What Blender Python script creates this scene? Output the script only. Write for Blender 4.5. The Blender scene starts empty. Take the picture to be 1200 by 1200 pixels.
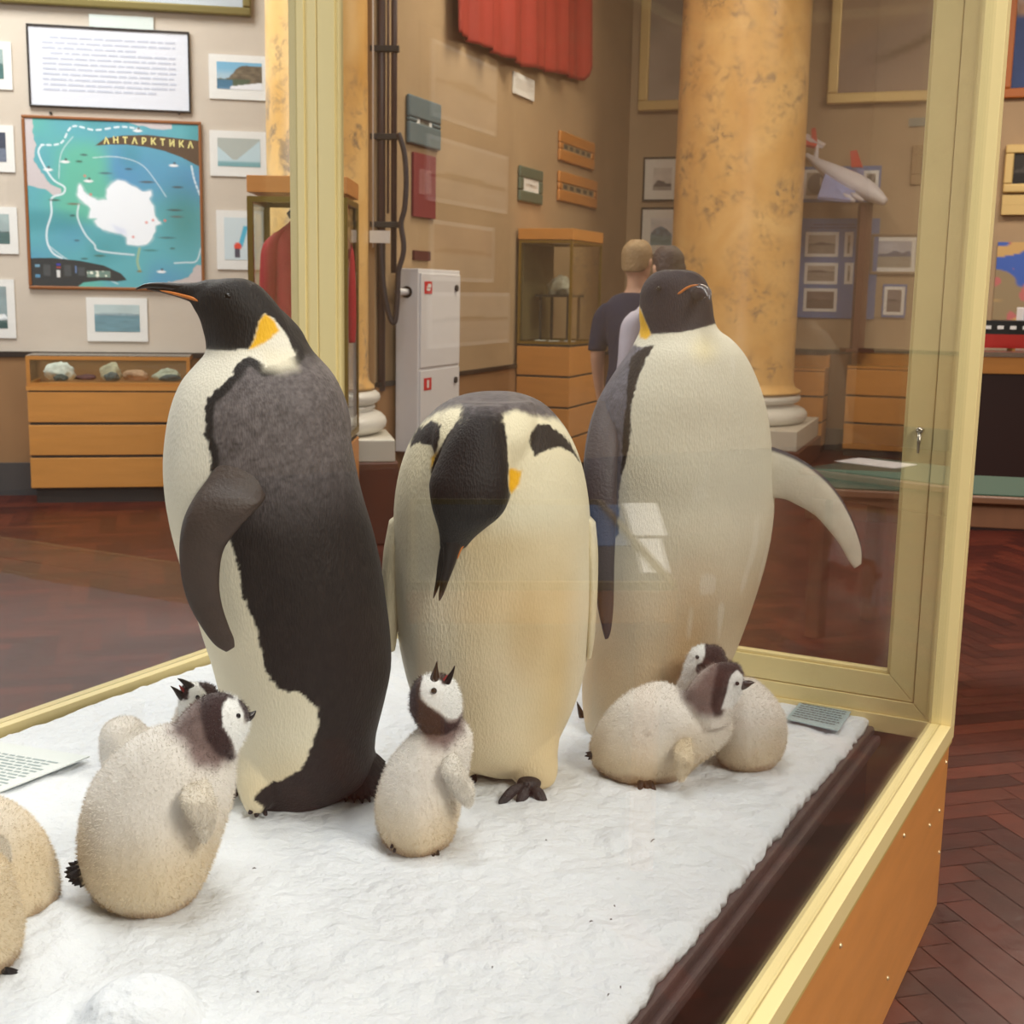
import bpy, bmesh, math, random
import numpy as np
from mathutils import Vector, Matrix
random.seed(7); rng=np.random.default_rng(7)
PI=math.pi; R_=math.radians
COL=bpy.context.scene.collection

# ------------------------------------------------------------------ camera
F=1510.; TH=R_(9.75); RO=R_(1.03); CH=1.548
_s,_c,_sr,_cr=math.sin(TH),math.cos(TH),math.sin(RO),math.cos(RO)
FW=Vector((0,_c,-_s)); U0=Vector((0,_s,_c))
RT=Vector((_cr,0,0))+U0*_sr; UP=U0*_cr-Vector((_sr,0,0))
CAM=Vector((0,0,CH))
def ray(x,y): return FW+RT*((x-600)/F)-UP*((y-600)/F)
def at_z(x,y,z):
    d=ray(x,y); return CAM+d*((z-CH)/d.z)
def at_y(x,y,Y):
    d=ray(x,y); return CAM+d*(Y/d.y)
def adir(az): return Vector((math.sin(R_(az)),math.cos(R_(az)),0))
def onplane(x,y,p,az,out=0.0):
    """point where the sight line meets the vertical plane through p running along az"""
    d=ray(x,y); n=Vector((math.cos(R_(az)),-math.sin(R_(az)),0))
    t=(Vector((p[0],p[1],0)).dot(n))/d.dot(n)
    q=CAM+d*t
    return q
cam=bpy.data.cameras.new('camera'); co=bpy.data.objects.new('camera',cam); COL.objects.link(co)
co.matrix_world=Matrix(((RT.x,UP.x,-FW.x,0),(RT.y,UP.y,-FW.y,0),(RT.z,UP.z,-FW.z,CH),(0,0,0,1)))
cam.sensor_width=36; cam.lens=F*36/1200; cam.clip_end=100; cam.clip_start=.02
cam.dof.use_dof=True; cam.dof.focus_distance=2.6; cam.dof.aperture_fstop=9
bpy.context.scene.camera=co
vs=bpy.context.scene.view_settings
vs.view_transform='Standard'; vs.look='None'; vs.gamma=1; vs.use_curve_mapping=False; vs.exposure=-0.06

# ------------------------------------------------------------------ materials
def lin(c):
    return tuple(((v/255)/12.92 if v/255<=.04045 else ((v/255+.055)/1.055)**2.4) for v in c)
MATS={}
def mat(name,rgb=None,rough=.6,metal=0,var=.0,vscale=8,bump=0,bscale=60,attr=False,spec=.5,coat=0,sheen=0,bstretch=None,sss=0):
    if name in MATS: return MATS[name]
    m=bpy.data.materials.new(name); m.use_nodes=True; nt=m.node_tree; N=nt.nodes; L=nt.links
    b=N['Principled BSDF']; b.inputs['Roughness'].default_value=rough; b.inputs['Metallic'].default_value=metal
    b.inputs['Specular IOR Level'].default_value=spec; b.inputs['Coat Weight'].default_value=coat
    b.inputs['Coat Roughness'].default_value=.12
    if sheen: b.inputs['Sheen Weight'].default_value=sheen; b.inputs['Sheen Roughness'].default_value=.5
    if sss:
        b.inputs['Subsurface Weight'].default_value=sss; b.inputs['Subsurface Radius'].default_value=(.02,.02,.025); b.inputs['Subsurface Scale'].default_value=1
    tc=N.new('ShaderNodeTexCoord'); mp=N.new('ShaderNodeMapping'); L.new(tc.outputs['Object'],mp.inputs['Vector'])
    if bstretch: mp.inputs['Scale'].default_value=bstretch
    if attr:
        a=N.new('ShaderNodeAttribute'); a.attribute_name='Col'; src=a.outputs['Color']
    else:
        r=N.new('ShaderNodeRGB'); r.outputs[0].default_value=(*lin(rgb),1); src=r.outputs[0]
    if var:
        n=N.new('ShaderNodeTexNoise'); n.inputs['Scale'].default_value=vscale; n.inputs['Detail'].default_value=5
        L.new(mp.outputs[0],n.inputs['Vector'])
        mr=N.new('ShaderNodeMapRange'); mr.inputs['From Min'].default_value=.3; mr.inputs['From Max'].default_value=.7
        mr.inputs['To Min'].default_value=1-var; mr.inputs['To Max'].default_value=1+var*.6
        L.new(n.outputs['Fac'],mr.inputs['Value'])
        mx=N.new('ShaderNodeVectorMath'); mx.operation='SCALE'; L.new(src,mx.inputs[0]); L.new(mr.outputs[0],mx.inputs['Scale'])
        src=mx.outputs[0]
    L.new(src,b.inputs['Base Color'])
    if bump:
        n2=N.new('ShaderNodeTexNoise'); n2.inputs['Scale'].default_value=bscale; n2.inputs['Detail'].default_value=4
        L.new(mp.outputs[0],n2.inputs['Vector'])
        bp=N.new('ShaderNodeBump'); bp.inputs['Strength'].default_value=min(1,bump); bp.inputs['Distance'].default_value=.01*max(1,bump)
        L.new(n2.outputs['Fac'],bp.inputs['Height']); L.new(bp.outputs[0],b.inputs['Normal'])
    MATS[name]=m; return m

def glass_mat(name,tint=(1,1,1),ior=1.45):
    m=bpy.data.materials.new(name); m.use_nodes=True; nt=m.node_tree; N=nt.nodes; L=nt.links
    N.remove(N['Principled BSDF']); out=N['Material Output']
    t=N.new('ShaderNodeBsdfTransparent'); t.inputs[0].default_value=(*tint,1)
    g=N.new('ShaderNodeBsdfGlossy'); g.inputs['Roughness'].default_value=.0
    f=N.new('ShaderNodeFresnel'); gm=N.new('ShaderNodeNewGeometry'); mr=N.new('ShaderNodeMapRange')
    mr.inputs['To Min'].default_value=ior; mr.inputs['To Max'].default_value=1/ior
    L.new(gm.outputs['Backfacing'],mr.inputs['Value']); L.new(mr.outputs[0],f.inputs['IOR'])
    mx=N.new('ShaderNodeMixShader'); L.new(f.outputs[0],mx.inputs[0]); L.new(t.outputs[0],mx.inputs[1]); L.new(g.outputs[0],mx.inputs[2])
    L.new(mx.outputs[0],out.inputs[0]); MATS[name]=m; return m
def feather_mat(name,bump=.5,scale=(260,260,90),rough=.6,sheen=.05):
    m=mat(name,attr=True,rough=rough,var=.10,vscale=5,sheen=sheen,spec=.3)
    nt=m.node_tree; N=nt.nodes; L=nt.links; b=N['Principled BSDF']
    tc=N.new('ShaderNodeTexCoord'); mp=N.new('ShaderNodeMapping'); mp.inputs['Scale'].default_value=scale
    L.new(tc.outputs['Object'],mp.inputs['Vector'])
    v=N.new('ShaderNodeTexVoronoi'); v.inputs['Scale'].default_value=1; L.new(mp.outputs[0],v.inputs['Vector'])
    n=N.new('ShaderNodeTexNoise'); n.inputs['Scale'].default_value=9; n.inputs['Detail'].default_value=4; L.new(tc.outputs['Object'],n.inputs['Vector'])
    ad=N.new('ShaderNodeMath'); ad.operation='MULTIPLY_ADD'; L.new(n.outputs['Fac'],ad.inputs[0]); ad.inputs[1].default_value=2.5; L.new(v.outputs['Distance'],ad.inputs[2])
    bp=N.new('ShaderNodeBump'); bp.inputs['Strength'].default_value=bump; bp.inputs['Distance'].default_value=.004
    L.new(ad.outputs[0],bp.inputs['Height']); L.new(bp.outputs[0],b.inputs['Normal'])
    return m

# ------------------------------------------------------------------ mesh helpers
def tag(o,label=None,cat=None,group=None,kind=None):
    if label: o['label']=label
    if cat: o['category']=cat
    if group: o['group']=group
    if kind: o['kind']=kind
    return o
def thing(name,label,cat,loc=(0,0,0),rz=0,group=None):
    o=bpy.data.objects.new(name,None); COL.objects.link(o); o.location=loc; o.rotation_euler=(0,0,rz)
    o.empty_display_size=.1
    return tag(o,label,cat,group)
def pmat(parent):
    M=Matrix.Identity(4); ch=[]
    while parent is not None: ch.append(parent); parent=parent.parent
    for p in reversed(ch): M=M@(Matrix.Translation(p.location)@Matrix.Rotation(p.rotation_euler.z,4,'Z'))
    return M
def mkobj(name,verts,faces,m,parent=None,world=True,smooth=False,cols=None,flat_idx=None):
    """verts in world coordinates when world=True, else in the parent's own frame"""
    me=bpy.data.meshes.new(name)
    V=np.array([tuple(v) for v in verts],dtype=float) if not isinstance(verts,np.ndarray) else verts
    loc=None
    if world and parent is not None:
        Mi=np.array(pmat(parent).inverted()); V=V@Mi[:3,:3].T+Mi[:3,3]
    elif parent is None:
        lo=V.min(0); hi=V.max(0); loc=np.array([(lo[0]+hi[0])/2,(lo[1]+hi[1])/2,lo[2]]); V=V-loc
    me.from_pydata(V.tolist(),[],[list(map(int,f)) for f in faces]); me.update()
    if smooth: me.polygons.foreach_set('use_smooth',[True]*len(me.polygons))
    if cols is not None:
        ca=me.color_attributes.new('Col','FLOAT_COLOR','POINT')
        c4=np.ones((len(V),4),dtype=np.float32); c4[:,:3]=cols; ca.data.foreach_set('color',c4.ravel())
    me.materials.append(m)
    o=bpy.data.objects.new(name,me); COL.objects.link(o)
    if parent is not None: o.parent=parent
    if loc is not None: o.location=loc
    return o
class MB:
    def __init__(s): s.v=[]; s.f=[]
    def add(s,v,f):
        n=len(s.v); s.v+= [tuple(a) for a in v]; s.f+=[[n+i for i in q] for q in f]; return s
    def box(s,o,a,b,c):
        """corner o, edge vectors a b c"""
        o=Vector(o);a=Vector(a);b=Vector(b);c=Vector(c)
        v=[o,o+a,o+a+b,o+b,o+c,o+a+c,o+a+b+c,o+b+c]
        f=[(0,3,2,1),(4,5,6,7),(0,1,5,4),(1,2,6,5),(2,3,7,6),(3,0,4,7)]
        if a.cross(b).dot(c)<0: f=[q[::-1] for q in f]
        return s.add(v,f)
    def abox(s,x0,x1,y0,y1,z0,z1): return s.box((x0,y0,z0),(x1-x0,0,0),(0,y1-y0,0),(0,0,z1-z0))
    def tube(s,pts,r,n=10,cap=True):
        pts=[Vector(p) for p in pts]; rs=r if isinstance(r,(list,tuple)) else [r]*len(pts)
        t0=(pts[1]-pts[0]).normalized(); ref=Vector((0,0,1)) if abs(t0.z)<.9 else Vector((1,0,0))
        nx=t0.cross(ref).normalized(); vs_=[];
        for i,p in enumerate(pts):
            t=(pts[min(i+1,len(pts)-1)]-pts[max(i-1,0)]).normalized()
            nx=(nx-t*nx.dot(t)).normalized(); ny=t.cross(nx)
            for k in range(n):
                a=2*PI*k/n; vs_.append(p+(nx*math.cos(a)+ny*math.sin(a))*rs[i])
        f=[]
        for i in range(len(pts)-1):
            for k in range(n): f.append((i*n+k,i*n+(k+1)%n,(i+1)*n+(k+1)%n,(i+1)*n+k))
        if cap: f.append(tuple(range(n))[::-1]); f.append(tuple((len(pts)-1)*n+k for k in range(n)))
        return s.add(vs_,f)
    def lathe(s,c,prof,n=48):
        c=Vector(c); v=[];f=[]
        for (r,z) in prof:
            for k in range(n): a=2*PI*k/n; v.append(c+Vector((r*math.cos(a),r*math.sin(a),z)))
        for i in range(len(prof)-1):
            for k in range(n): f.append((i*n+k,i*n+(k+1)%n,(i+1)*n+(k+1)%n,(i+1)*n+k))
        f.append(tuple(range(n))[::-1]); f.append(tuple((len(prof)-1)*n+k for k in range(n)))
        return s.add(v,f)
    def sphere(s,c,r,n=16,m=10):
        rr=r if isinstance(r,(tuple,list)) else (r,r,r); c=Vector(c); v=[c+Vector((0,0,-rr[2]))]; f=[]
        for i in range(1,m):
            p=-PI/2+PI*i/m
            for k in range(n): a=2*PI*k/n; v.append(c+Vector((rr[0]*math.cos(p)*math.cos(a),rr[1]*math.cos(p)*math.sin(a),rr[2]*math.sin(p))))
        v.append(c+Vector((0,0,rr[2])))
        for k in range(n): f.append((0,1+(k+1)%n,1+k))
        for i in range(m-2):
            for k in range(n): f.append((1+i*n+k,1+i*n+(k+1)%n,1+(i+1)*n+(k+1)%n,1+(i+1)*n+k))
        l=len(v)-1
        for k in range(n): f.append((l,1+(m-2)*n+k,1+(m-2)*n+(k+1)%n))
        return s.add(v,f)
    def build(s,name,m,parent=None,smooth=False,world=True,bevel=0,cols=None):
        o=mkobj(name,s.v,s.f,m,parent,world,smooth,cols)
        if bevel:
            b=o.modifiers.new('b','BEVEL'); b.width=bevel; b.segments=2; b.limit_method='ANGLE'
        return o
def cr(P,t):
    """catmull-rom through rows of P at float index t"""
    n=len(P); i=int(min(max(math.floor(t),0),n-2)); u=t-i
    p0=P[max(i-1,0)];p1=P[i];p2=P[i+1];p3=P[min(i+2,n-1)]
    return .5*((2*p1)+(-p0+p2)*u+(2*p0-5*p1+4*p2-p3)*u*u+(-p0+3*p1-3*p2+p3)*u*u*u)
def loft(st,n=40,sub=5,pw=1.0):
    """stations: (centre, half vector A, half vector B) -> closed smooth tube with rounded caps"""
    P=np.array([[*c,*a,*b] for c,a,b in st],dtype=float)
    rows=[cr(P,t) for t in np.linspace(0,len(st)-1,(len(st)-1)*sub+1)]
    v=[];f=[]
    def ring(r,k=1,off=0):
        c=r[:3]+off; 
        for i in range(n):
            a=2*PI*i/n; ca,sa=math.cos(a),math.sin(a)
            ca=math.copysign(abs(ca)**pw,ca); sa=math.copysign(abs(sa)**pw,sa)
            v.append(tuple(c+r[3:6]*ca*k+r[6:9]*sa*k))
    for r in rows: ring(r)
    m=len(rows)
    for i in range(m-1):
        for k in range(n): f.append((i*n+k,i*n+(k+1)%n,(i+1)*n+(k+1)%n,(i+1)*n+k))
    v.append(tuple(rows[0][:3])); v.append(tuple(rows[-1][:3]))
    for k in range(n): f.append((m*n,(k+1)%n,k)); f.append((m*n+1,(m-1)*n+k,(m-1)*n+(k+1)%n))
    return v,f
def remesh(pieces,voxel,smooth=8,fac=.5):
    mb=MB()
    for v,f in pieces: mb.add(v,f)
    me=bpy.data.meshes.new('tmp'); me.from_pydata(mb.v,[],mb.f); me.update()
    bm=bmesh.new(); bm.from_mesh(me); bmesh.ops.recalc_face_normals(bm,faces=bm.faces); bm.to_mesh(me); bm.free()
    o=bpy.data.objects.new('tmp',me); COL.objects.link(o)
    r=o.modifiers.new('r','REMESH'); r.mode='VOXEL'; r.voxel_size=voxel; r.adaptivity=0
    s=o.modifiers.new('s','SMOOTH'); s.iterations=smooth; s.factor=fac
    dg=bpy.context.evaluated_depsgraph_get(); dg.update()
    ev=o.evaluated_get(dg); m2=bpy.data.meshes.new_from_object(ev)
    V=np.empty(len(m2.vertices)*3); m2.vertices.foreach_get('co',V); V=V.reshape(-1,3)
    Nn=np.empty(len(m2.vertices)*3); m2.vertices.foreach_get('normal',Nn); Nn=Nn.reshape(-1,3)
    Fc=[tuple(p.vertices) for p in m2.polygons]
    bpy.data.objects.remove(o); bpy.data.meshes.remove(me); bpy.data.meshes.remove(m2)
    return V,Nn,Fc
def psd(P,x,z):
    """signed distance to a polygon (positive inside), vectorised"""
    P=np.array(P,dtype=float); d=np.full(x.shape,1e9); ins=np.zeros(x.shape,bool)
    for i in range(len(P)):
        a=P[i]; b=P[(i+1)%len(P)]; e=b-a; L2=(e**2).sum()+1e-12
        t=np.clip(((x-a[0])*e[0]+(z-a[1])*e[1])/L2,0,1)
        d=np.minimum(d,np.hypot(x-a[0]-t*e[0],z-a[1]-t*e[1]))
        c=((a[1]>z)!=(b[1]>z)); den=(b[1]-a[1]) if abs(b[1]-a[1])>1e-12 else 1e-12
        xi=a[0]+(z-a[1])/den*(b[0]-a[0]); ins^=(c&(x<xi))
    return np.where(ins,d,-d)
def hsh(i,j,k):
    h=(i*374761393+j*668265263+k*2147483647)&0xffffffff
    h=((h^(h>>13))*1274126177)&0xffffffff
    return ((h^(h>>16))&0xffff)/65535.
def vn(P,s):
    Q=P*s; I=np.floor(Q).astype(np.int64); u=Q-I; u=u*u*(3-2*u); r=0
    for a in (0,1):
        for b in (0,1):
            for c in (0,1):
                w=(u[:,0] if a else 1-u[:,0])*(u[:,1] if b else 1-u[:,1])*(u[:,2] if c else 1-u[:,2])
                r=r+w*hsh(I[:,0]+a,I[:,1]+b,I[:,2]+c)
    return r*2-1
def sst(x,a,b): t=np.clip((x-a)/(b-a),0,1); return t*t*(3-2*t)
L3=lambda c: np.array(lin(c))
def mix(C,c,w): return C*(1-w[:,None])+np.asarray(c)*w[:,None]

# ------------------------------------------------------------------ common materials
M_wallL=mat('plaster_light',(204,193,180),.9,var=.05,vscale=3,bump=.15,bscale=30)
M_wallS=mat('plaster_tan',(172,146,112),.9,var=.10,vscale=2,bump=.15,bscale=30)
M_dado=mat('dado_paint',(150,112,74),.7,var=.08,vscale=3)
M_dark=mat('dark_trim',(38,30,27),.5)
M_cream=mat('cream_metal',(230,211,152),.38,spec=.5)
M_groove=mat('groove',(95,85,60),.6)
M_glass=glass_mat('pane_glass',(.97,.975,.965))
M_glassthin=glass_mat('vitrine_glass',(.95,.97,.95),1.35)
M_ply=mat('orange_veneer',(206,140,74),.42,var=.08,vscale=4,bstretch=(1,1,6))
M_oak=mat('oak_veneer',(192,130,62),.4,var=.10,vscale=3,bstretch=(1,1,7))
M_snow=mat('snow',(226,230,235),.7,var=.03,vscale=6,bump=1.4,bscale=30,sss=.1)
M_white=mat('white_paint',(222,222,226),.45)
M_paper=mat('paper_white',(232,232,230),.7)
M_black=mat('black_gloss',(14,12,13),.25)

# ------------------------------------------------------------------ the case
U=adir(28); V_=Vector((-U.y,U.x,0)); BR=Vector((1.126,3.117,0)); WID=2.03; LEN=3.25; HT=2.85; RZ=.50
def cc(a,b,z): return BR-U*a+V_*b+Vector((0,0,z))
def cbox(mb,a0,a1,b0,b1,z0,z1): return mb.box(cc(a0,b0,z0),-U*(a1-a0),V_*(b1-b0),(0,0,z1-z0))
case=thing('display_case','large glass museum showcase with cream metal frame holding the penguin group','display case',cc(LEN/2,WID/2,0),R_(-28))
def rail(name,a0,a1,b0,b1,z0,z1,split=None):
    mb=MB()
    if split=='b':
        m=(b0+b1)/2; cbox(mb,a0,a1,b0,m-.0012,z0,z1); cbox(mb,a0,a1,m+.0012,b1,z0,z1); cbox(mb,a0,a1,m-.0015,m+.0015,z0,z1-.004)
    elif split=='a':
        m=(a0+a1)/2; cbox(mb,a0,m-.0012,b0,b1,z0,z1); cbox(mb,m+.0012,a1,b0,b1,z0,z1); cbox(mb,m-.0015,m+.0015,b0+.004,b1-.004,z0,z1)
    else: cbox(mb,a0,a1,b0,b1,z0,z1)
    return mb.build(name,M_cream,case,bevel=.0012)
P=.055
rail('bottom_rail',0,LEN,0,P,RZ-.045,RZ,'b'); rail('bottom_rail',0,LEN,WID-P,WID,RZ-.045,RZ,'b')
rail('bottom_rail',0,P,P,WID-P,RZ-.045,RZ); rail('bottom_rail',LEN-P,LEN,P,WID-P,RZ-.045,RZ)
rail('top_rail',0,LEN,0,P,HT,HT+.05); rail('top_rail',0,LEN,WID-P,WID,HT,HT+.05)
rail('top_rail',0,P,P,WID-P,HT,HT+.05); rail('top_rail',LEN-P,LEN,P,WID-P,HT,HT+.05)
for a in (0,LEN-P):
    for b in (0,WID-P): rail('corner_post',a,a+P,b,b+P,RZ,HT,'a' if b==0 else 'b')
# sash of the rear door: outer frame and inner frame with mitred corners
def ring_frame(name,a0,a1,b0,b1,z0,z1,w,m=M_cream):
    mb=MB(); g=.0008
    def prism(q):
        v=[cc(a0,b,z) for b,z in q]+[cc(a1,b,z) for b,z in q]
        mb.add(v,[(0,1,2,3),(7,6,5,4),(0,4,5,1),(1,5,6,2),(2,6,7,3),(3,7,4,0)])
    prism([(b0+g,z0),(b1-g,z0),(b1-w-g,z0+w),(b0+w+g,z0+w)])
    prism([(b0+g,z1),(b0+w+g,z1-w),(b1-w-g,z1-w),(b1-g,z1)])
    prism([(b0,z0+g),(b0+w,z0+w+g),(b0+w,z1-w-g),(b0,z1-g)])
    prism([(b1,z0+g),(b1,z1-g),(b1-w,z1-w-g),(b1-w,z0+w+g)])
    bm=bmesh.new(); me=bpy.data.meshes.new('x')
    o=mb.build(name,m,case); bm.from_mesh(o.data); bmesh.ops.recalc_face_normals(bm,faces=bm.faces); bm.to_mesh(o.data); bm.free()
    bv=o.modifiers.new('b','BEVEL'); bv.width=.0015; bv.segments=2; bv.limit_method='ANGLE'
    return o
ring_frame('door_frame',.004,.048,P,WID-P,RZ,HT,.04)
ring_frame('door_sash',.0,.044,P+.042,WID-P-.042,RZ+.042,HT-.042,.062)
ring_frame('sash_bead',.010,.036,P+.104,WID-P-.104,RZ+.104,HT-.104,.009)
def pane(a0,a1,b0,b1,z0,z1): mb=MB(); cbox(mb,a0,a1,b0,b1,z0,z1); return mb.build('glass_pane',M_glass,case)
pane(P,LEN-P,.024,.030,RZ,HT); pane(P,LEN-P,WID-.030,WID-.024,RZ,HT)
pane(.020,.026,P+.108,WID-P-.108,RZ+.108,HT-.108); pane(LEN-.030,LEN-.024,P,WID-P,RZ,HT)
pane(P,LEN-P,P,WID-P,HT+.02,HT+.026)
lk=MB(); lk.tube([cc(-.004,P+.07,1.23),cc(.056,P+.07,1.23)],.009,14); lk.sphere(cc(.058,P+.07,1.23),(.010,.010,.010)); lk.tube([cc(.06,P+.07,1.225),cc(.064,P+.07,1.175)],[.006,.003],8)
lk.build('lock',mat('chrome',(200,190,175),.25,1),case,True)
# base panels with screws
for (nm,a0,a1,b0,b1) in (('base_panel',0,LEN,.008,.024),('base_panel',0,LEN,WID-.024,WID-.008),('base_panel',.008,.024,.026,WID-.026),('base_panel',LEN-.024,LEN-.008,.026,WID-.026)):
    mb=MB(); cbox(mb,a0+(.004 if a0==0 else 0),a1,b0,b1,.0,RZ-.047); o=mb.build(nm,M_ply,case,bevel=.001)
trim=MB(); cbox(trim,0,LEN,.003,.02,RZ-.058,RZ-.0465); trim.build('base_edging',mat('brass_edge',(196,170,100),.4),case)
for a,z in ((.04,.40),(.09,.29),(.04,.16),(.55,.40),(.62,.10),(1.1,.4),(1.6,.1),(1.6,.4),(.22,.30)):
    s=MB(); s.sphere(cc(a,.0085,z),.0055,10,6); s.build('screw',mat('screw_brass',(230,205,160),.3,.6),case,True)
well=MB(); cbox(well,.03,LEN-.03,.03,WID-.03,.16,.175); well.build('well_floor',mat('well_brown',(74,50,36),.6),case)
wl=MB(); cbox(wl,.03,LEN-.03,.0255,.029,.176,RZ-.047); cbox(wl,.0255,.029,.03,WID-.03,.176,RZ-.047); wl.build('well_lining',mat('lining_brown',(146,112,72),.6),case)

# snow plinth (dark stepped wood) and the snow bed on it
SA0,SA1,SB0,SB1=.045,LEN-.06,.20,WID-.075; SZ=.487
M_pl=mat('plinth_paint',(84,70,69),.42,var=.15,vscale=10,bump=.25,bscale=40)
pl=thing('plinth','dark brown stepped wooden plinth under the snow bed','plinth',cc((SA0+SA1)/2,(SB0+SB1)/2,.176),R_(-28))
mb=MB(); cbox(mb,SA0,SA1,SB0,SB1,.176,SZ-.075); mb.build('base',mat('plinth_dark',(44,29,23),.5,var=.1,vscale=5),pl)
mb=MB(); cbox(mb,SA0-.006,SA1,SB0-.030,SB1,SZ-.0745,SZ-.045); mb.build('lower_moulding',M_pl,pl,bevel=.008)
mb=MB(); cbox(mb,SA0-.002,SA1,SB0-.014,SB1,SZ-.0445,SZ-.021); mb.build('upper_moulding',M_pl,pl,bevel=.006)
ng,mg=260,170
aa=np.linspace(SA0-.012,SA1,ng); bb=np.linspace(SB0-.002,SB1+.005,mg)
A,B=np.meshgrid(aa,bb,indexing='ij'); A=A.copy();B=B.copy()
q=np.stack([A.ravel(),B.ravel(),np.zeros(A.size)],1)
# ragged edges
jag=vn(q,14).reshape(A.shape)*.003+vn(q,60).reshape(A.shape)*.003+vn(q,170).reshape(A.shape)*.003
eA=np.exp(-(A-SA0)/.02); eB=np.exp(-(B-SB0)/.02); eC=np.exp(-(SB1-B)/.02)
A+=jag*eA; B+=jag*eB; B+=jag*eC
h=vn(q,3).reshape(A.shape)*.007+vn(q,9).reshape(A.shape)*.0045+vn(q,28).reshape(A.shape)*.0035+vn(q,75).reshape(A.shape)*.0016
cr_=np.abs(vn(q+5,4).reshape(A.shape)); h-=.005*np.exp(-(cr_/.012)**2)*(vn(q,6).reshape(A.shape)>.1)
W=[cc(float(a),float(b),0) for a,b in zip(A.ravel(),B.ravel())]
WX=np.array([w.x for w in W]).reshape(A.shape); WY=np.array([w.y for w in W]).reshape(A.shape)
mound=at_z(166,1192,SZ); r=np.hypot(WX-mound.x,WY-mound.y); h+=.052*np.sqrt(np.clip(1-(r/.085)**2,0,1))
for px,py,rr,hh in ((735,982,.055,.012),(640,1000,.07,.006),(50,1090,.1,.01),(330,1080,.12,.008)):
    m_=at_z(px,py,SZ); r=np.hypot(WX-m_.x,WY-m_.y); h+=hh*np.exp(-(r/rr)**4)
h+=SZ; edge=np.minimum(np.minimum(A-aa[0],B-bb[0]),bb[-1]-B); h-=.012*np.exp(-np.clip(edge,0,1)/.006)
vv=[(WX[i,j],WY[i,j],h[i,j]) for i in range(ng) for j in range(mg)]; nb=len(vv)
ff=[(i*mg+j,(i+1)*mg+j,(i+1)*mg+j+1,i*mg+j+1) for i in range(ng-1) for j in range(mg-1)]
ring=[i*mg for i in range(ng)]+[(ng-1)*mg+j for j in range(1,mg)]+[i*mg+mg-1 for i in range(ng-2,-1,-1)]+[j for j in range(mg-2,0,-1)]
for k in ring: x,y,z=vv[k]; vv.append((x,y,SZ-.0205))
for k in range(len(ring)): a=ring[k]; b=ring[(k+1)%len(ring)]; ff.append((b,a,nb+k,nb+(k+1)%len(ring)))
ff.append(list(range(nb,nb+len(ring)))[::-1])
snow=mkobj('snow_bed',vv,[f[::-1] for f in ff],M_snow,None,smooth=True)
tag(snow,'white imitation snow covering the showcase plinth under the penguins','snow',kind='stuff')
# small bits of debris frozen into the snow
k=0
for px,py,w in ((765,985,.016),(693,1080,.007),(720,1062,.005),(716,1078,.004),(727,1157,.006),(713,1166,.007),(298,1018,.007),(577,1134,.005),(205,1062,.006),(215,1044,.006),(302,1163,.004),(640,985,.004)):
    p=at_z(px,py,SZ+.006); a=random.random()*3
    d=Vector((math.cos(a),math.sin(a),0))*w; s=MB(); s.tube([p-d*.5,p+Vector((0,0,.002)),p+d*.5],[.0006,.0011,.0005],6)
    o=s.build('debris_fleck',mat('debris',(70,50,45),.8)); tag(o,'tiny dark fleck of debris on the white snow',None and 'x'); o['category']='debris'; o['group']='dark flecks scattered on the snow'

# label cards
def card(name,pts,label,colr,lines,blank=.1):
    P4=[at_z(x,y,SZ+.009) for x,y in pts]
    c=sum(P4,Vector())/4; t=thing(name,label,'label',(c.x,c.y,SZ+.008))
    th=Vector((0,0,.003)); v=[p-th for p in P4]+P4
    mb=MB(); mb.add(v,[(0,1,2,3)[::-1],(4,5,6,7),(0,1,5,4),(1,2,6,5),(2,3,7,6),(3,0,4,7)])
    o=mb.build('plate',mat('card_'+name+str(colr[0]),colr,.3),t)
    bm=bmesh.new(); bm.from_mesh(o.data); bmesh.ops.recalc_face_normals(bm,faces=bm.faces); bm.to_mesh(o.data); bm.free()
    ink=MB(); lift=Vector((0,0,.0006))
    for i in range(lines):
        v0=blank+(1-2*blank)*(i+.2)/lines; v1=v0+(1-2*blank)/lines*.45; u=.06
        while u<.9:
            w=random.uniform(.03,.10); ue=min(.94,u+w)
            f=lambda a,b: (P4[0]*(1-a)*(1-b)+P4[1]*a*(1-b)+P4[2]*a*b+P4[3]*(1-a)*b)+lift
            ink.add([f(u,v0),f(ue,v0),f(ue,v1),f(u,v1)],[(3,2,1,0)]); u=ue+.015
    ink.build('printed_text',mat('ink_card%d'%colr[0],tuple(int(v*.55) for v in colr) if colr[0]<200 else (158,172,172),.6),t)
card('label_card',[(945,814),(1004,824),(982,856),(921,842)],'blue-grey printed label card lying on snow beside the right-hand chicks',(168,192,200),10)
card('label_card',[(-60,860),(105,886),(-20,935),(-150,905)],'white printed label card lying on snow at the left edge',(222,228,226),11,.2)

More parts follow.
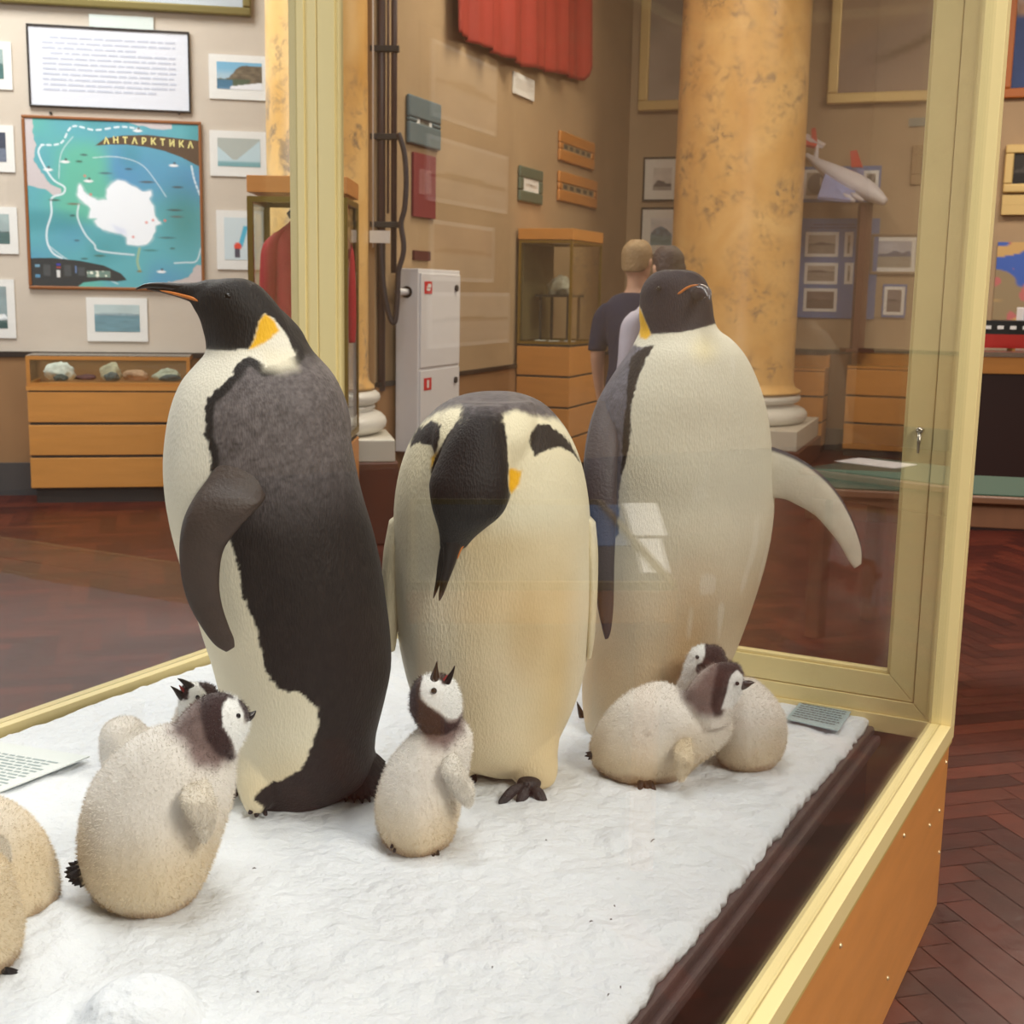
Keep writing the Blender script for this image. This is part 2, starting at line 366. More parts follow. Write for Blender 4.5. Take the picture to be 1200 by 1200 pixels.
# ------------------------------------------------------------------ penguins
M_fe=feather_mat('penguin_feathers',.30)
M_down=feather_mat('chick_down',.22,(150,150,150),.95,.3)
M_bk=mat('dark_beak',(30,24,24),.3); M_or=mat('orange_beak',(205,120,50),.4); M_foot=mat('foot_skin',(38,33,34),.5,bump=.6,bscale=120)
M_eye=mat('eye_black',(10,8,10),.08); M_flip=mat('flipper_dark',attr=True,rough=.55,bump=.2,bscale=150)
class Bird:
    def __init__(s,name,label,px,py,z=None,cat='penguin',group=None):
        p=at_z(px,py,SZ if z is None else z); s.p=p; s.az=math.atan2(p.x,p.y)
        s.X=Vector((math.cos(s.az),-math.sin(s.az),0)); s.Y=Vector((math.sin(s.az),math.cos(s.az),0))
        s.t=thing(name,label,cat,(p.x,p.y,SZ),-s.az,group); s.pieces=[]
    def loc(s,x,y,yo=0.):
        d=ray(x,y); q=s.p+s.Y*yo; t=(q.x*s.Y.x+q.y*s.Y.y)/d.dot(s.Y); w=CAM+d*t-Vector((s.p.x,s.p.y,SZ))
        return np.array([w.dot(s.X),yo,w.z])
    def rows(s,rows,n=44,sub=4,pw=1.,add=True):
        st=[]
        for r in rows:
            py,xl,xr,b=r[:4]; yc=r[4] if len(r)>4 else 0
            L=s.loc(xl,py,yc); Rr=s.loc(xr,py,yc); c=(L+Rr)/2; A=(Rr-L)/2
            st.append((c,A,np.array([0,b,0])))
        m=loft(st,n,sub,pw)
        if add: s.pieces.append(m)
        return m
    def path(s,pts,n=16,sub=5,add=False):
        """pts: (px,py,yo,half_w,half_t): tube along image-plane path; width in the plane, thickness in depth"""
        C=[s.loc(p[0],p[1],p[2]) for p in pts]; st=[]
        for i,c in enumerate(C):
            t=C[min(i+1,len(C)-1)]-C[max(i-1,0)]; t=t/np.linalg.norm(t)
            yv=np.array([0,1.,0]); a=np.cross(t,yv); a/=np.linalg.norm(a)+1e-9; b=np.cross(a,t)
            st.append((c,a*pts[i][3],b*pts[i][4]))
        m=loft(st,n,sub)
        if add: s.pieces.append(m)
        return m
    def band(s,pts,n=20,sub=5,tw=0.0):
        """pts: (xa,ya,xb,yb,yo,half_thickness): flat blade between two image edges"""
        st=[]
        for xa,ya,xb,yb,yo,ht in pts:
            a=s.loc(xa,ya,yo+tw); b=s.loc(xb,yb,yo-tw); st.append(((a+b)/2,(b-a)/2,np.array([0,ht,0])))
        return loft(st,n,sub)
    def poly(s,pts,yo=-.1): return [tuple(s.loc(x,y,yo)[[0,2]]) for x,y in pts]
    def part(s,name,m,material,cols=None,smooth=True,label=None):
        V,f=m; o=mkobj(name,np.array(V),f,material,s.t,world=False,smooth=smooth,cols=cols)
        bm=bmesh.new(); bm.from_mesh(o.data); bmesh.ops.recalc_face_normals(bm,faces=bm.faces); bm.to_mesh(o.data); bm.free()
        if label: o['label']=label
        return o
    def body(s,voxel,smooth,colfn,m,fur=0,furlen=.0075,fac=.5,lump=0):
        V,N,Fc=remesh(s.pieces,voxel,smooth,fac)
        if lump: V=V+N*(vn(V,22)*lump*.7+vn(V,70)*lump*.4)[:,None]
        V[:,2]=np.maximum(V[:,2],-.003+.002*vn(V,60))
        C=colfn(V,N); C=np.clip(C,0,1)
        if fur:
            idx=rng.integers(0,len(V),fur); P0=V[idx]; n0=N[idx]; c0=C[idx]
            t=rng.normal(size=(fur,3))*.4; d=n0+t; d[:,2]-=.25; d/=np.linalg.norm(d,axis=1)[:,None]
            sd=np.cross(d,rng.normal(size=(fur,3))); sd/=np.linalg.norm(sd,axis=1)[:,None]
            ln=furlen*rng.uniform(.5,1.2,fur)[:,None]; w=.0005
            FV=np.concatenate([P0-sd*w-n0*.001,P0+sd*w-n0*.001,P0+d*ln],0); n=len(V)
            V=np.concatenate([V,FV],0); C=np.concatenate([C,c0*rng.uniform(.93,1.07,(fur,1)),c0*rng.uniform(.93,1.07,(fur,1)),c0*1.04],0)
            Fc=Fc+[(n+i,n+fur+i,n+2*fur+i) for i in range(fur)]
        return mkobj('body',V,Fc,m,s.t,world=False,smooth=True,cols=C)
    def eye(s,x,y,yo,r=.006):
        mb=MB(); mb.sphere(tuple(s.loc(x,y,yo)),r,14,10); s.part('eye',(mb.v,mb.f),M_eye)
def cz(pts,x0,y0,k): return [(x0+a/k,y0+b/k) for a,b in pts]
def jit(V,s1=130,a=.0022,s2=45,b=.002): return vn(V,s1)*a+vn(V,s2)*b+rng.uniform(-1,1,len(V))*a*.5
CREAM=L3((232,224,200)); WHT=L3((238,234,222)); BLK=L3((21,18,19)); GREY=L3((92,86,88)); DKB=L3((35,29,27)); YEL=L3((242,186,30)); TAN=L3((216,182,118))
def foot(b,px,py,toes,yo,label=None,w=.011):
    mb=MB()
    for (tx,ty) in toes:
        a=b.loc(px,py,yo); e=b.loc(tx,ty,yo-.05); m_=(a+e)/2+np.array([0,0,.010])
        v,f=loft([(a,np.array([w,0,0]),np.array([0,0,w*.9])),(m_,np.array([w*1.1,0,0]),np.array([0,0,w*.9])),(e*.85+a*.15,np.array([w*.8,0,0]),np.array([0,0,w*.7])),(e,np.array([.002,0,0]),np.array([0,0,.002]))],12,4); mb.add(v,f)
    a=b.loc(px,py,yo); mb.sphere(tuple(a+np.array([0,.005,.004])),(w*2.2,w*2.2,w*1.4),16,10)
    b.part('foot',(mb.v,mb.f),M_foot)
def spikes(b,px,py,yo,tips,w=.006,name='tail'):
    mb=MB(); a=b.loc(px,py,yo)
    for tx,ty,dy in tips:
        e=b.loc(tx,ty,yo+dy); m_=a*.45+e*.55; u=e-a; n=np.cross(u,[0,1,0]); n=n/np.linalg.norm(n)
        v,f=loft([(a,n*w,np.array([0,w,0])),(m_,n*w*.9,np.array([0,w*.7,0])),(e,n*.0008,np.array([0,.0008,0]))],8,4); mb.add(v,f)
    b.part(name,(mb.v,mb.f),M_black_t)
M_black_t=mat('tail_feather',(24,20,21),.7,bump=.5,bscale=150)

# ---- penguin 1 : side view facing left
b=Bird('emperor_penguin','adult emperor penguin standing in profile at left, beak raised towards the map',345,933)
b.rows([(326,262,284,.012,0),(329,250,294,.030,0),(336,232,306,.044,0),(346,222,316,.052,0),(358,225,326,.056,0),(372,233,336,.058,0),(388,238,347,.060,0),(402,241,358,.066,0),
 (414,240,368,.076,0),(428,228,381,.096,0),(446,213,394,.118,0),(470,202,404,.138,0),(500,195,409,.150,0),(540,191,416,.160,0),(580,193,425,.168,0),(620,200,437,.174,0),(660,211,446,.178,0),(700,224,452,.18,0),
 (740,236,457,.18,0),(780,249,458,.176,0),(820,259,450,.168,0),(856,267,441,.156,0),(890,273,437,.138,0),(915,276,425,.115,0),(935,281,392,.08,0),(948,290,350,.04,0)],n=60,sub=4)
# folded skin at the nape / far shoulder
b.rows([(362,312,330,.018,.02),(385,318,352,.040,.02),(410,335,366,.05,.02),(440,350,392,.06,.03),(480,362,409,.06,.03),(520,376,412,.05,.02),(550,388,412,.03,.02)],n=24)
# legs, feathered
b.path([(262,348,0,.034,.040),(245,345,0,.030,.036),(228,343,0,.0205,.026),(214,340.5,0,.0135,.018),(200,338.5,0,.0075,.010)],n=24,add=True)
b.rows([(858,395,436,.05,.01),(880,398,440,.05,.01),(905,402,446,.04,0),(925,405,442,.03,-.01),(936,412,434,.015,-.01)],n=24)
b.rows([(880,275,345,.05,-.06),(910,276,340,.045,-.075),(935,282,325,.035,-.085),(950,288,312,.022,-.09)],n=24)
z1=lambda pts: cz(pts,150,310,3.75); z2=lambda pts: cz(pts,180,600,3.158)
def col(V,N):
    x,z=V[:,0],V[:,2]; j=jit(V)+.003*vn(V,95)
    C=np.tile(CREAM,(len(V),1)); C=mix(C,WHT,sst(z,.45,.8)*.6); C=mix(C,L3((226,200,140)),sst(-z,-.22,-.02)*.55*sst(vn(V,14),-.8,.6))
    dk=b.poly(z1([(500,420),(540,412),(590,440),(600,458),(700,432),(735,412),(760,300),(900,100),(1300,400)])+[(560,600),(560,1000),(300,1000)]+z2([(400,1110),(360,1090),(400,1040),(480,1000),(550,940),(580,870),(605,780),(600,710),(540,660),(480,650),(430,610),(400,520),(370,380),(330,300),(320,220),(295,130),(270,60)])+[(252,590)]+z1([(350,960),(360,830),(335,760),(332,650),(345,590),(400,545),(460,480)]),-.15)
    sd=psd(dk,x,z)+j
    g=L3((104,97,98))[None,:]*(1+.25*vn(V,60)[:,None]+.45*vn(V,210)[:,None]); top=sst(z+.05*vn(V,9),.56,.82)*(.9); body=DKB[None,:]*(1+.25*vn(V,90)[:,None]+.55*np.clip(vn(V*np.array([1,1,.6]),240),0,1)[:,None])
    DC=body*(1-top[:,None])+g*top[:,None]
    DC=np.where(sst(z,.0,.9)[:,None]>-1,DC,DC)
    w=sst(sd,-.0015,.003); C=C*(1-w[:,None])+DC*w[:,None]
    zb=b.loc(300,600,-.15)[2]
    bandw=sst(.021+j*1.5-sd,0,.008)*sst(sd,-.001,.002)*sst(z,zb-.02,zb+.03); C=mix(C,BLK,bandw)
    # neck white fading into grey at the shoulder
    fade=b.poly([(300,405),(346,410),(352,436),(330,440),(308,436)],-.12); C=mix(C,CREAM,sst(psd(fade,x,z),-.008,.02)*.9)
    hd=b.poly([(150,290),(380,290),(420,395)]+z1([(860,430),(740,440),(735,400),(690,300),(640,240),(600,215),(575,250),(555,330),(530,370),(440,378),(345,378)])+[(225,416),(150,416)],-.055)
    sh=psd(hd,x,z)+j*.35; low=b.loc(350,412,-.05)[2]
    wh=sst(sh,-.0012,.0015)*sst(z,low-.035,low+.01); C=mix(C,BLK*.85,wh)
    ye=b.poly(z1([(600,215),(640,245),(660,290),(620,330),(560,362),(530,370),(555,330),(575,250)]),-.055)
    C=mix(C,YEL,sst(psd(ye,x,z)+j*.4,-.004,.003)*(1-wh)); return C
b.body(.0042,6,col,M_fe)
up=b.path([(225,339,0,.013,.018),(205,337,0,.0095,.012),(185,335,0,.0068,.007),(170,335.5,0,.0045,.0045),(159,339,0,.0012,.0012)]); b.part('upper_beak',up,M_bk)
lw=b.path([(232,351,0,.010,.016),(215,346,0,.0075,.011),(200,343,0,.005,.007),(185,340,0,.003,.0045),(172,339,0,.001,.001)]); b.part('lower_beak',lw,M_bk)
st=b.path([(243,357.5,-.036,.0006,.003),(236,354,-.032,.0022,.004),(226,350,-.024,.0034,.004),(214,346.5,-.0165,.0032,.003),(200,343,-.010,.0026,.002),(188,340.5,-.006,.0008,.0015)]); b.part('beak_stripe',st,M_or,label='orange stripe along the lower beak')
b.eye(267,348,-.0465,.0085)
fl=b.band([(285,505,325,515,-.09,.014),(262,533,326,545,-.128,.018),(244,560,314,573,-.150,.024),(226,585,307,590,-.178,.020),(214,612,281,618,-.19,.017),(210,645,262,645,-.195,.014),(213,680,257,680,-.195,.012),(222,710,260,708,-.19,.010),(238,738,268,733,-.185,.008),(252,756,274,748,-.18,.006),(265,764,275,758,-.178,.003)],sub=6)
V=np.array(fl[0]); c=L3((66,54,48))[None,:]*(1+.18*vn(V,60)[:,None]); b.part('flipper',fl,M_flip,cols=c)
fr=b.band([(330,520,380,520,.13,.012),(330,600,380,600,.19,.012),(320,680,360,680,.20,.010),(325,750,340,750,.19,.004)]); V=np.array(fr[0]); b.part('flipper',fr,M_flip,cols=L3((66,54,48))[None,:]*(1+.1*vn(V,60)[:,None]))
spikes(b,412,885,-.01,[(452,893,.03),(456,900,.02),(458,908,0),(456,915,-.02),(452,922,-.03),(448,930,-.04),(442,937,-.05),(434,941,-.05),(425,942,-.05),(415,941,-.05),(405,940,-.04)],.02)
foot(b,304,944,[(292,953),(300,957),(312,955)],-.07,w=.006); foot(b,284,918,[(264,928),(272,934),(285,932)],.03,w=.011)

# ---- penguin 2 : facing us, head bowed
b=Bird('emperor_penguin','adult emperor penguin in the middle, facing forward with its head bowed',590,905)
b.rows([(459,562,600,.03,.03),(463,541,617,.06,.02),(472,520,636,.09,.01),(487,502,652,.115,0),(508,485,667,.135,0),(538,472,680,.150,0),(572,464,688,.16,0),(612,461,692,.165,0),(680,461,694,.17,0),(740,466,692,.172,0),
 (790,476,684,.168,0),(830,490,671,.158,0),(862,508,656,.14,0),(885,528,648,.11,0),(902,560,636,.06,0)],n=60)
b.rows([(470,534,624,.05,-.05),(490,514,630,.07,-.07),(515,506,628,.075,-.09),(545,512,615,.065,-.10),(575,530,598,.04,-.11)],n=36)
b.rows([(474,545,592,.03,-.10),(488,538,592,.045,-.115),(510,526,593,.055,-.135),(540,512,597,.060,-.155),(565,503,598,.062,-.17),(590,505,595,.060,-.18),(605,509,586,.054,-.185),(618,513,570,.042,-.185),(630,515,556,.030,-.18),(642,515,546,.02,-.175)],n=36)
b.rows([(840,590,660,.05,-.05),(880,592,654,.05,-.065),(902,594,654,.043,-.07),(916,604,650,.034,-.075),(922,615,642,.02,-.08)],n=24)
b.rows([(870,520,570,.05,-.03),(895,525,565,.04,-.03),(908,530,560,.03,-.03)],n=24)
z3=lambda pts: cz(pts,430,440,4)
def col(V,N):
    x,z=V[:,0],V[:,2]; j=jit(V); y=V[:,1]
    C=np.tile(CREAM,(len(V),1)); top=b.loc(600,470,-.1)[2]
    C=mix(C,L3((238,228,196)),sst(z,.35,.75))
    tz=b.loc(600,615,-.15)[2]; C=mix(C,TAN,sst(tz-z,-.03,.05)*sst(.13-np.abs(x-.02),-.05,.05)*.75*(.75+.35*vn(V,7)))
    C=mix(C,L3((196,160,100)),sst(-np.hypot((x-.04)/.05,(z-.36)/.12)+1,-.3,.8)*.35)
    gp=b.poly(z3([(100,400),(200,330),(255,240),(320,195),(400,160),(440,150),(440,215),(630,215),(645,182),(700,165),(800,200),(900,225),(960,300),(1040,420),(1040,-100),(100,-100)]),-.09)
    g=GREY[None,:]*(1+.35*vn(V,110)[:,None]+.3*vn(V,260)[:,None]); w=sst(psd(gp,x,z)+j,-.004,.010); C=C*(1-w[:,None])+g*w[:,None]
    back=sst(y+j*2,.05,.065); C=C*(1-back[:,None])+g*.8*back[:,None]
    for pp in ([(260,240),(300,222),(345,230),(348,280),(322,365),(300,325),(240,325),(190,350),(205,290)],[(765,270),(800,230),(860,240),(930,290),(985,380),(1010,430),(960,370),(900,335),(850,345),(782,378),(765,320)]):
        C=mix(C,BLK,sst(psd(b.poly(z3(pp),-.10),x,z)+j,-.002,.002)*(y<.06))
    hd=b.poly([(540,470),(588,470),(592,500),(596,540),(596,566),(598,580),(590,600),(574,622),(558,634),(548,650),(510,650),(511,622),(504,600),(498,570),(508,540),(524,510),(538,490)],-.15)
    za,zc=b.loc(560,540,-.15)[2],b.loc(560,600,-.15)[2]; thr=.09+.082*np.clip((za-z)/(za-zc),0,1); zt_=b.loc(560,478,-.1)[2]
    w=sst(psd(hd,x,z)+j*.4,-.0015,.0015)*sst(-y-thr,0,.006)*sst(zt_+.018-z+j*4-.5*np.abs(x-b.loc(562,480)[0]),0,.03); C=mix(C,BLK*.8,w)
    for pp in ([(596,548),(611,552),(609,565),(600,577),(596,572)],[(505,538),(514,530),(510,545),(504,552)]):
        ww=sst(psd(b.poly(pp,-.14),x,z)+j*.4,-.004,.003)*(1-w)*(y<.0); C=mix(C,YEL,ww)
    return C
b.body(.0042,5,col,M_fe)
up=b.path([(534,628,-.185,.022,.022),(529,645,-.19,.017,.017),(526,662,-.195,.012,.012),(521,680,-.20,.0085,.008),(517,696,-.205,.005,.005),(515,704,-.205,.001,.001)]); b.part('upper_beak',up,M_bk)
lw=b.path([(523,640,-.165,.012,.012),(518,660,-.175,.009,.008),(514,680,-.185,.006,.005),(510,694,-.19,.003,.003),(508,701,-.19,.001,.001)]); b.part('lower_beak',lw,M_bk)
st=b.path([(560,624,-.195,.001,.001),(550,630,-.192,.0022,.002),(541,642,-.192,.0022,.002),(536,655,-.196,.001,.001)]); b.part('beak_stripe',st,M_or,label='thin orange stripe beside the beak')
b.eye(512,600,-.20,.005); b.eye(581,606,-.205,.005)
for side in (0,1):
    e=[(456,610,474,600,-.0,.03),(449,650,470,650,-.02,.03),(447,700,468,700,-.03,.028),(449,740,466,740,-.04,.02),(455,764,463,762,-.045,.008)] if side==0 else [(684,600,698,612,0,.03),(686,650,701,650,-.02,.03),(688,700,700,700,-.03,.026),(687,745,697,745,-.04,.02),(688,772,693,770,-.04,.008)]
    m_=b.band(e); V=np.array(m_[0]); b.part('flipper',m_,M_fe,cols=np.tile(L3((222,210,178)),(len(V),1))*(1+.08*vn(V,40)[:,None]))
foot(b,620,921,[(585,941),(607,951),(641,948)],-.115,w=.012); foot(b,545,902,[(525,915),(540,920),(556,916)],-.02)
spikes(b,590,890,.12,[(575,915,.06),(590,918,.07),(605,915,.06)],.012)

# ---- penguin 3 : facing us, head turned, one flipper spread
b=Bird('emperor_penguin','adult emperor penguin at right, pale belly forward and one flipper spread',755,862)
b.rows([(316,779,804,.015,0),(319,768,816,.032,0),(327,758,826,.046,0),(340,751,832,.054,0),(356,749,835,.058,0),(372,749,837,.062,0),(386,750,842,.068,0),(398,745,858,.08,0),(414,736,872,.10,0),(436,720,884,.122,.01),
 (466,702,895,.142,.02),(500,690,902,.152,.03),(540,684,906,.160,.04),(580,684,908,.162,.05),(620,688,905,.162,.05),(660,690,897,.162,.055),(700,690,885,.16,.06),(740,688,871,.155,.065),(775,684,856,.145,.065),(808,682,832,.13,.06),(838,684,808,.11,.05),(864,690,788,.085,.03),(880,702,770,.05,.02)],n=60)
z5=lambda pts: cz(pts,660,300,3.333)
def col(V,N):
    x,z=V[:,0],V[:,2]; y=V[:,1]; j=jit(V)
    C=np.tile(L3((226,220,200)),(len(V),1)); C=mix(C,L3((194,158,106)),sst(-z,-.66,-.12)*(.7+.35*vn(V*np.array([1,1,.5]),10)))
    C=mix(C,L3((240,236,222)),sst(vn(V*np.array([1,1,.35]),42),.45,.8)*sst(x,.05,.12)*.4)
    C=mix(C,L3((238,224,180)),sst(-np.hypot((x-b.loc(825,410,-.1)[0])/.05,(z-b.loc(825,410,-.1)[2])/.05)+1,0,1)*.7)
    dk=b.poly(z5([(355,350),(330,385),(312,420),(298,470),(280,520),(264,600),(258,720),(250,800),(232,860),(215,930),(215,1100)])+[(716,640),(704,690),(600,700),(600,300)]+z5([(200,390),(262,350),(300,362)]),-.12)
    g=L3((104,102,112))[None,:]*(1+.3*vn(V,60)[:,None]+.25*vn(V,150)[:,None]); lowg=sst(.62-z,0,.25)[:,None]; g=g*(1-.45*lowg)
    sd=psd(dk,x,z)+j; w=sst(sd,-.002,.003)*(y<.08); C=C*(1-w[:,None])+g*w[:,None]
    bk=b.poly(z5([(355,350),(330,385),(312,420),(298,470),(280,520),(264,600),(258,720),(250,800),(232,860),(222,860),(228,760),(236,640),(246,560),(250,470),(258,400),(300,372)]),-.12)
    C=mix(C,BLK,sst(psd(bk,x,z)+j,-.002,.002)*(y<.05))
    back=sst(y+j*2,.07,.085); C=C*(1-back[:,None])+g*back[:,None]
    hd=b.poly([(700,290),(880,290),(870,378)]+z5([(590,268),(520,285),(440,300),(345,305),(318,250),(290,180)])+[(700,352)],-.055)
    w=sst(psd(hd,x,z)+j*.35,-.0015,.0015); C=mix(C,L3((27,24,38)),w)
    nape=sst(y,.0,.04)*sst(z,b.loc(790,400)[2]-.06,b.loc(790,400)[2]); C=mix(C,BLK,nape)
    ye=b.poly(z5([(285,180),(318,240),(345,302),(325,325),(300,320),(285,250)]),-.05); C=mix(C,YEL,sst(psd(ye,x,z)+j*.4,-.004,.003)*(1-w)*(y<.03))
    return C
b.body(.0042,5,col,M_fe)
up=b.path([(812,345,-.03,.022,.020),(822,341,-.055,.016,.014),(828,342,-.085,.011,.009),(831,347,-.115,.006,.005),(832,352,-.13,.001,.001)]); b.part('beak',up,mat('beak_slate',(60,58,66),.3))
st=b.path([(790,347,-.050,.0012,.003),(797,343,-.054,.0028,.003),(804,338,-.058,.0028,.003),(811,335,-.062,.0026,.003),(818,334,-.07,.001,.002)]); b.part('beak_stripe',st,M_or,label='orange stripe on the dark face')
b.eye(772,338,-.050,.0062)
m_=b.band([(700,470,716,470,-.03,.010),(690,510,724,510,-.085,.016),(683,560,723,560,-.128,.020),(688,610,722,610,-.150,.018),(694,660,720,660,-.158,.014),(700,710,719,710,-.155,.010),(706,738,716,738,-.15,.007),(709,749,713,748,-.148,.003)]); V=np.array(m_[0]); b.part('flipper',m_,M_flip,cols=L3((62,54,58))[None,:]*(1+.2*vn(V,60)[:,None]))
fl=[(895,520,890,585,.02,.016),(922,530,915,584,.01,.013),(948,544,935,592,0,.011),(972,565,955,604,-.01,.010),(990,590,970,620,-.02,.009),(1003,618,984,638,-.03,.008),(1010,642,994,656,-.035,.006),(1010,660,1001,666,-.04,.004)]
m_=b.band(fl,n=28,sub=7); V=np.array(m_[0]); n=28; k=(len(V)-2)//n
th=np.array(list(np.tile(np.cos(2*PI*np.arange(n)/n),k))+[0,0]); c=np.tile(L3((214,206,186)),(len(V),1))*(1+.06*vn(V,50)[:,None]); c=mix(c,L3((58,50,56)),sst(-th,.80,.90)); b.part('flipper',m_,M_flip,cols=c,label='spread flipper, pale underside with a dark leading edge')
foot(b,700,880,[(690,893),(683,888),(702,896)],-.01,w=.008); spikes(b,690,862,.10,[(676,822,0),(680,856,0),(684,870,0)],.01)

# ------------------------------------------------------------------ chicks
CB=L3((230,224,216)); CT=L3((209,188,150)); CD=L3((60,42,42)); CG=L3((128,108,104)); CW=L3((240,240,238))
def chick(label,px,py,body,head,dark,white,grey=None,extra=None,head_yo=-.03,tanz=.12,fur=26000,front=None,tint=1.,dsoft=.0015):
    b=Bird('penguin_chick',label,px,py,group=None); b.rows(body,n=44)
    if head: b.rows(head,n=36)
    for e in (extra or []): b.rows(e,n=24)
    def col(V,N):
        x,z=V[:,0],V[:,2]; y=V[:,1]; j=jit(V,90,.002,40,.002); C=np.tile(CB,(len(V),1))
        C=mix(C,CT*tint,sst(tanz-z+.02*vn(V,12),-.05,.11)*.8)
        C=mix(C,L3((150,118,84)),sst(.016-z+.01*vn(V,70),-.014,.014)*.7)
        if grey: C=mix(C,CG,sst(psd(b.poly(grey,head_yo),x,z)+j,-.012,.016))
        if dark: C=mix(C,CD,sst(psd(b.poly(dark,head_yo),x,z)+j*.5,-dsoft*2,dsoft*2))
        if white:
            w=sst(psd(b.poly(white,head_yo-.02),x,z)+j*.35,-.0015,.0015)
            if front is not None: w=w*(y<front)
            C=mix(C,CW,w)
        return C
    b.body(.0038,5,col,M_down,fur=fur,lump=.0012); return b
def cflip(b,pts,colr=(222,213,198)):
    pts=[(p[0]+ (3 if i==0 else 0),p[1]-(6 if i==0 else 0),p[2]-(3 if i==0 else 0),p[3]-(6 if i==0 else 0),p[4]+(.03 if i==0 else 0),p[5]*1.15) for i,p in enumerate(pts)]
    V,N,Fc=remesh([b.band(pts,n=24,sub=5)],.003,3); V=V+N*(vn(V,60)*.0015)[:,None]; C=np.tile(L3(colr),(len(V),1))*(1+.06*vn(V,60)[:,None]); fur=4500
    idx=rng.integers(0,len(V),fur); P0=V[idx]; d=N[idx]+rng.normal(size=(fur,3))*.5; d[:,2]-=.5; d/=np.linalg.norm(d,axis=1)[:,None]; sd=np.cross(d,rng.normal(size=(fur,3))); sd/=np.linalg.norm(sd,axis=1)[:,None]
    n=len(V); V=np.concatenate([V,P0-sd*.0005,P0+sd*.0005,P0+d*.006*rng.uniform(.5,1.2,fur)[:,None]],0); C=np.concatenate([C,C[idx],C[idx],C[idx]],0)
    mkobj('flipper',V,Fc+[(n+i,n+fur+i,n+2*fur+i) for i in range(fur)],M_down,b.t,world=False,smooth=True,cols=C)
z7=lambda pts: cz(pts,0,760,3.75)
# big chick, seen from behind, head turned right
b=chick('large downy grey chick at left, back turned and head looking right',178,1045,
 [(852,195,232,.03,0),(862,168,256,.06,0),(878,143,272,.085,0),(900,122,276,.105,0),(930,103,273,.12,0),(965,93,262,.13,0),(1000,91,250,.135,0),(1022,96,240,.13,0),(1042,110,228,.11,0),(1056,135,214,.08,0),(1064,158,200,.04,0)],
 [(814,246,266,.015,0),(818,238,276,.03,0),(824,230,285,.040,0),(834,218,292,.048,0),(846,207,293,.055,0),(858,199,289,.058,0),(872,196,282,.062,0),(886,198,278,.062,0),(900,202,276,.06,0)],
 z7([(880,225),(960,195),(1060,225),(1160,260),(1130,330),(1090,345),(1062,290),(1045,262),(1000,250),(980,280),(978,330),(1010,380),(1035,480),(1000,478),(940,430),(900,380),(880,300)]),
 z7([(975,290),(985,255),(1010,245),(1050,258),(1075,300),(1072,345),(1120,345),(1130,420),(1042,480),(1020,400),(980,340)]),
 grey=z7([(880,190),(760,340),(735,370),(800,400),(850,480),(950,500),(1040,480),(1000,200)]),dsoft=.003,tint=.98,tanz=.17)
b.part('beak',b.path([(284,838,-.0,.012,.014),(290,840,-.0,.010,.010),(295,838,0,.006,.006),(300,833,0,.001,.001)]),M_bk)
b.eye(279,839,-.036,.0048)
cflip(b,[(222,912,240,908,-.085,.014),(212,930,250,928,-.125,.022),(217,952,254,950,-.135,.020),(226,970,252,966,-.135,.014),(233,984,246,980,-.132,.008),(236,989,240,988,-.13,.003)])
spikes(b,106,1022,-.02,[(80,1011,0),(77,1017,-.01),(75,1022,.01),(76,1028,0),(80,1033,-.01),(87,1038,.0),(94,1040,.0),(87,1009,.0),(84,1036,-.02),(78,1025,-.03)],.011)
foot(b,205,1055,[(216,1058),(212,1064),(220,1048)],-.02,w=.005)
# centre chick, head raised and beak open
z4=lambda pts: cz(pts,420,720,3.75)
b=chick('small downy chick in the centre, head raised and beak wide open',488,985,
 [(846,502,544,.03,0),(856,490,551,.045,0),(872,474,553,.065,0),(895,456,549,.08,0),(920,445,543,.09,0),(948,440,538,.095,0),(970,444,533,.09,0),(986,454,523,.075,0),(997,468,508,.04,0)],
 [(791,500,521,.012,0),(795,491,529,.026,0),(804,484,536,.036,0),(818,480,540,.042,0),(832,481,541,.043,0),(846,488,542,.042,0),(858,495,545,.04,0)],
 z4([(200,250),(300,240),(425,240),(425,306),(412,308),(384,328),(368,324),(345,292),(312,292),(286,307),(273,330),(275,365),(305,395),(355,425),(400,468),(432,474),(460,450),(440,500),(380,520),(290,525),(240,490),(200,400)]),
 z4([(275,330),(286,306),(312,291),(345,291),(368,322),(384,326),(412,306),(470,330),(470,450),(430,474),(400,468),(350,425),(300,392),(276,365)]),
 grey=z4([(240,470),(300,560),(380,580),(470,520),(470,440),(360,450)]),head_yo=-.03,fur=20000,front=.02)
b.part('upper_beak',b.path([(509,803,-.012,.013,.016),(510,793,-.012,.009,.010),(511,783,-.012,.004,.004),(512,775,-.012,.0008,.0008)]),M_bk)
b.part('lower_beak',b.path([(519,807,-.014,.009,.012),(525,797,-.014,.0068,.008),(530,788,-.014,.0035,.003),(533,780,-.014,.0008,.0008)]),M_bk)
b.part('mouth',b.path([(515,805,-.013,.004,.009),(519,799,-.014,.0035,.006),(524,791,-.014,.001,.002)]),mat('mouth_red',(150,50,50),.5))
b.eye(508.5,809.5,-.0365,.0058)
cflip(b,[(514,888,536,884,-.07,.018),(517,902,542,898,-.085,.016),(523,916,550,911,-.09,.013),(532,930,555,926,-.09,.010),(541,941,555,938,-.088,.006),(547,946,553,944,-.088,.003)],(228,222,212))
cflip(b,[(536,885,552,880,-.0,.014),(538,902,549,900,-.0,.010),(540,915,545,913,0,.003)],(228,222,212))
foot(b,466,990,[(458,993),(462,998)],-.03,w=.004); foot(b,508,996,[(514,1001),(508,1003)],-.03,w=.004)
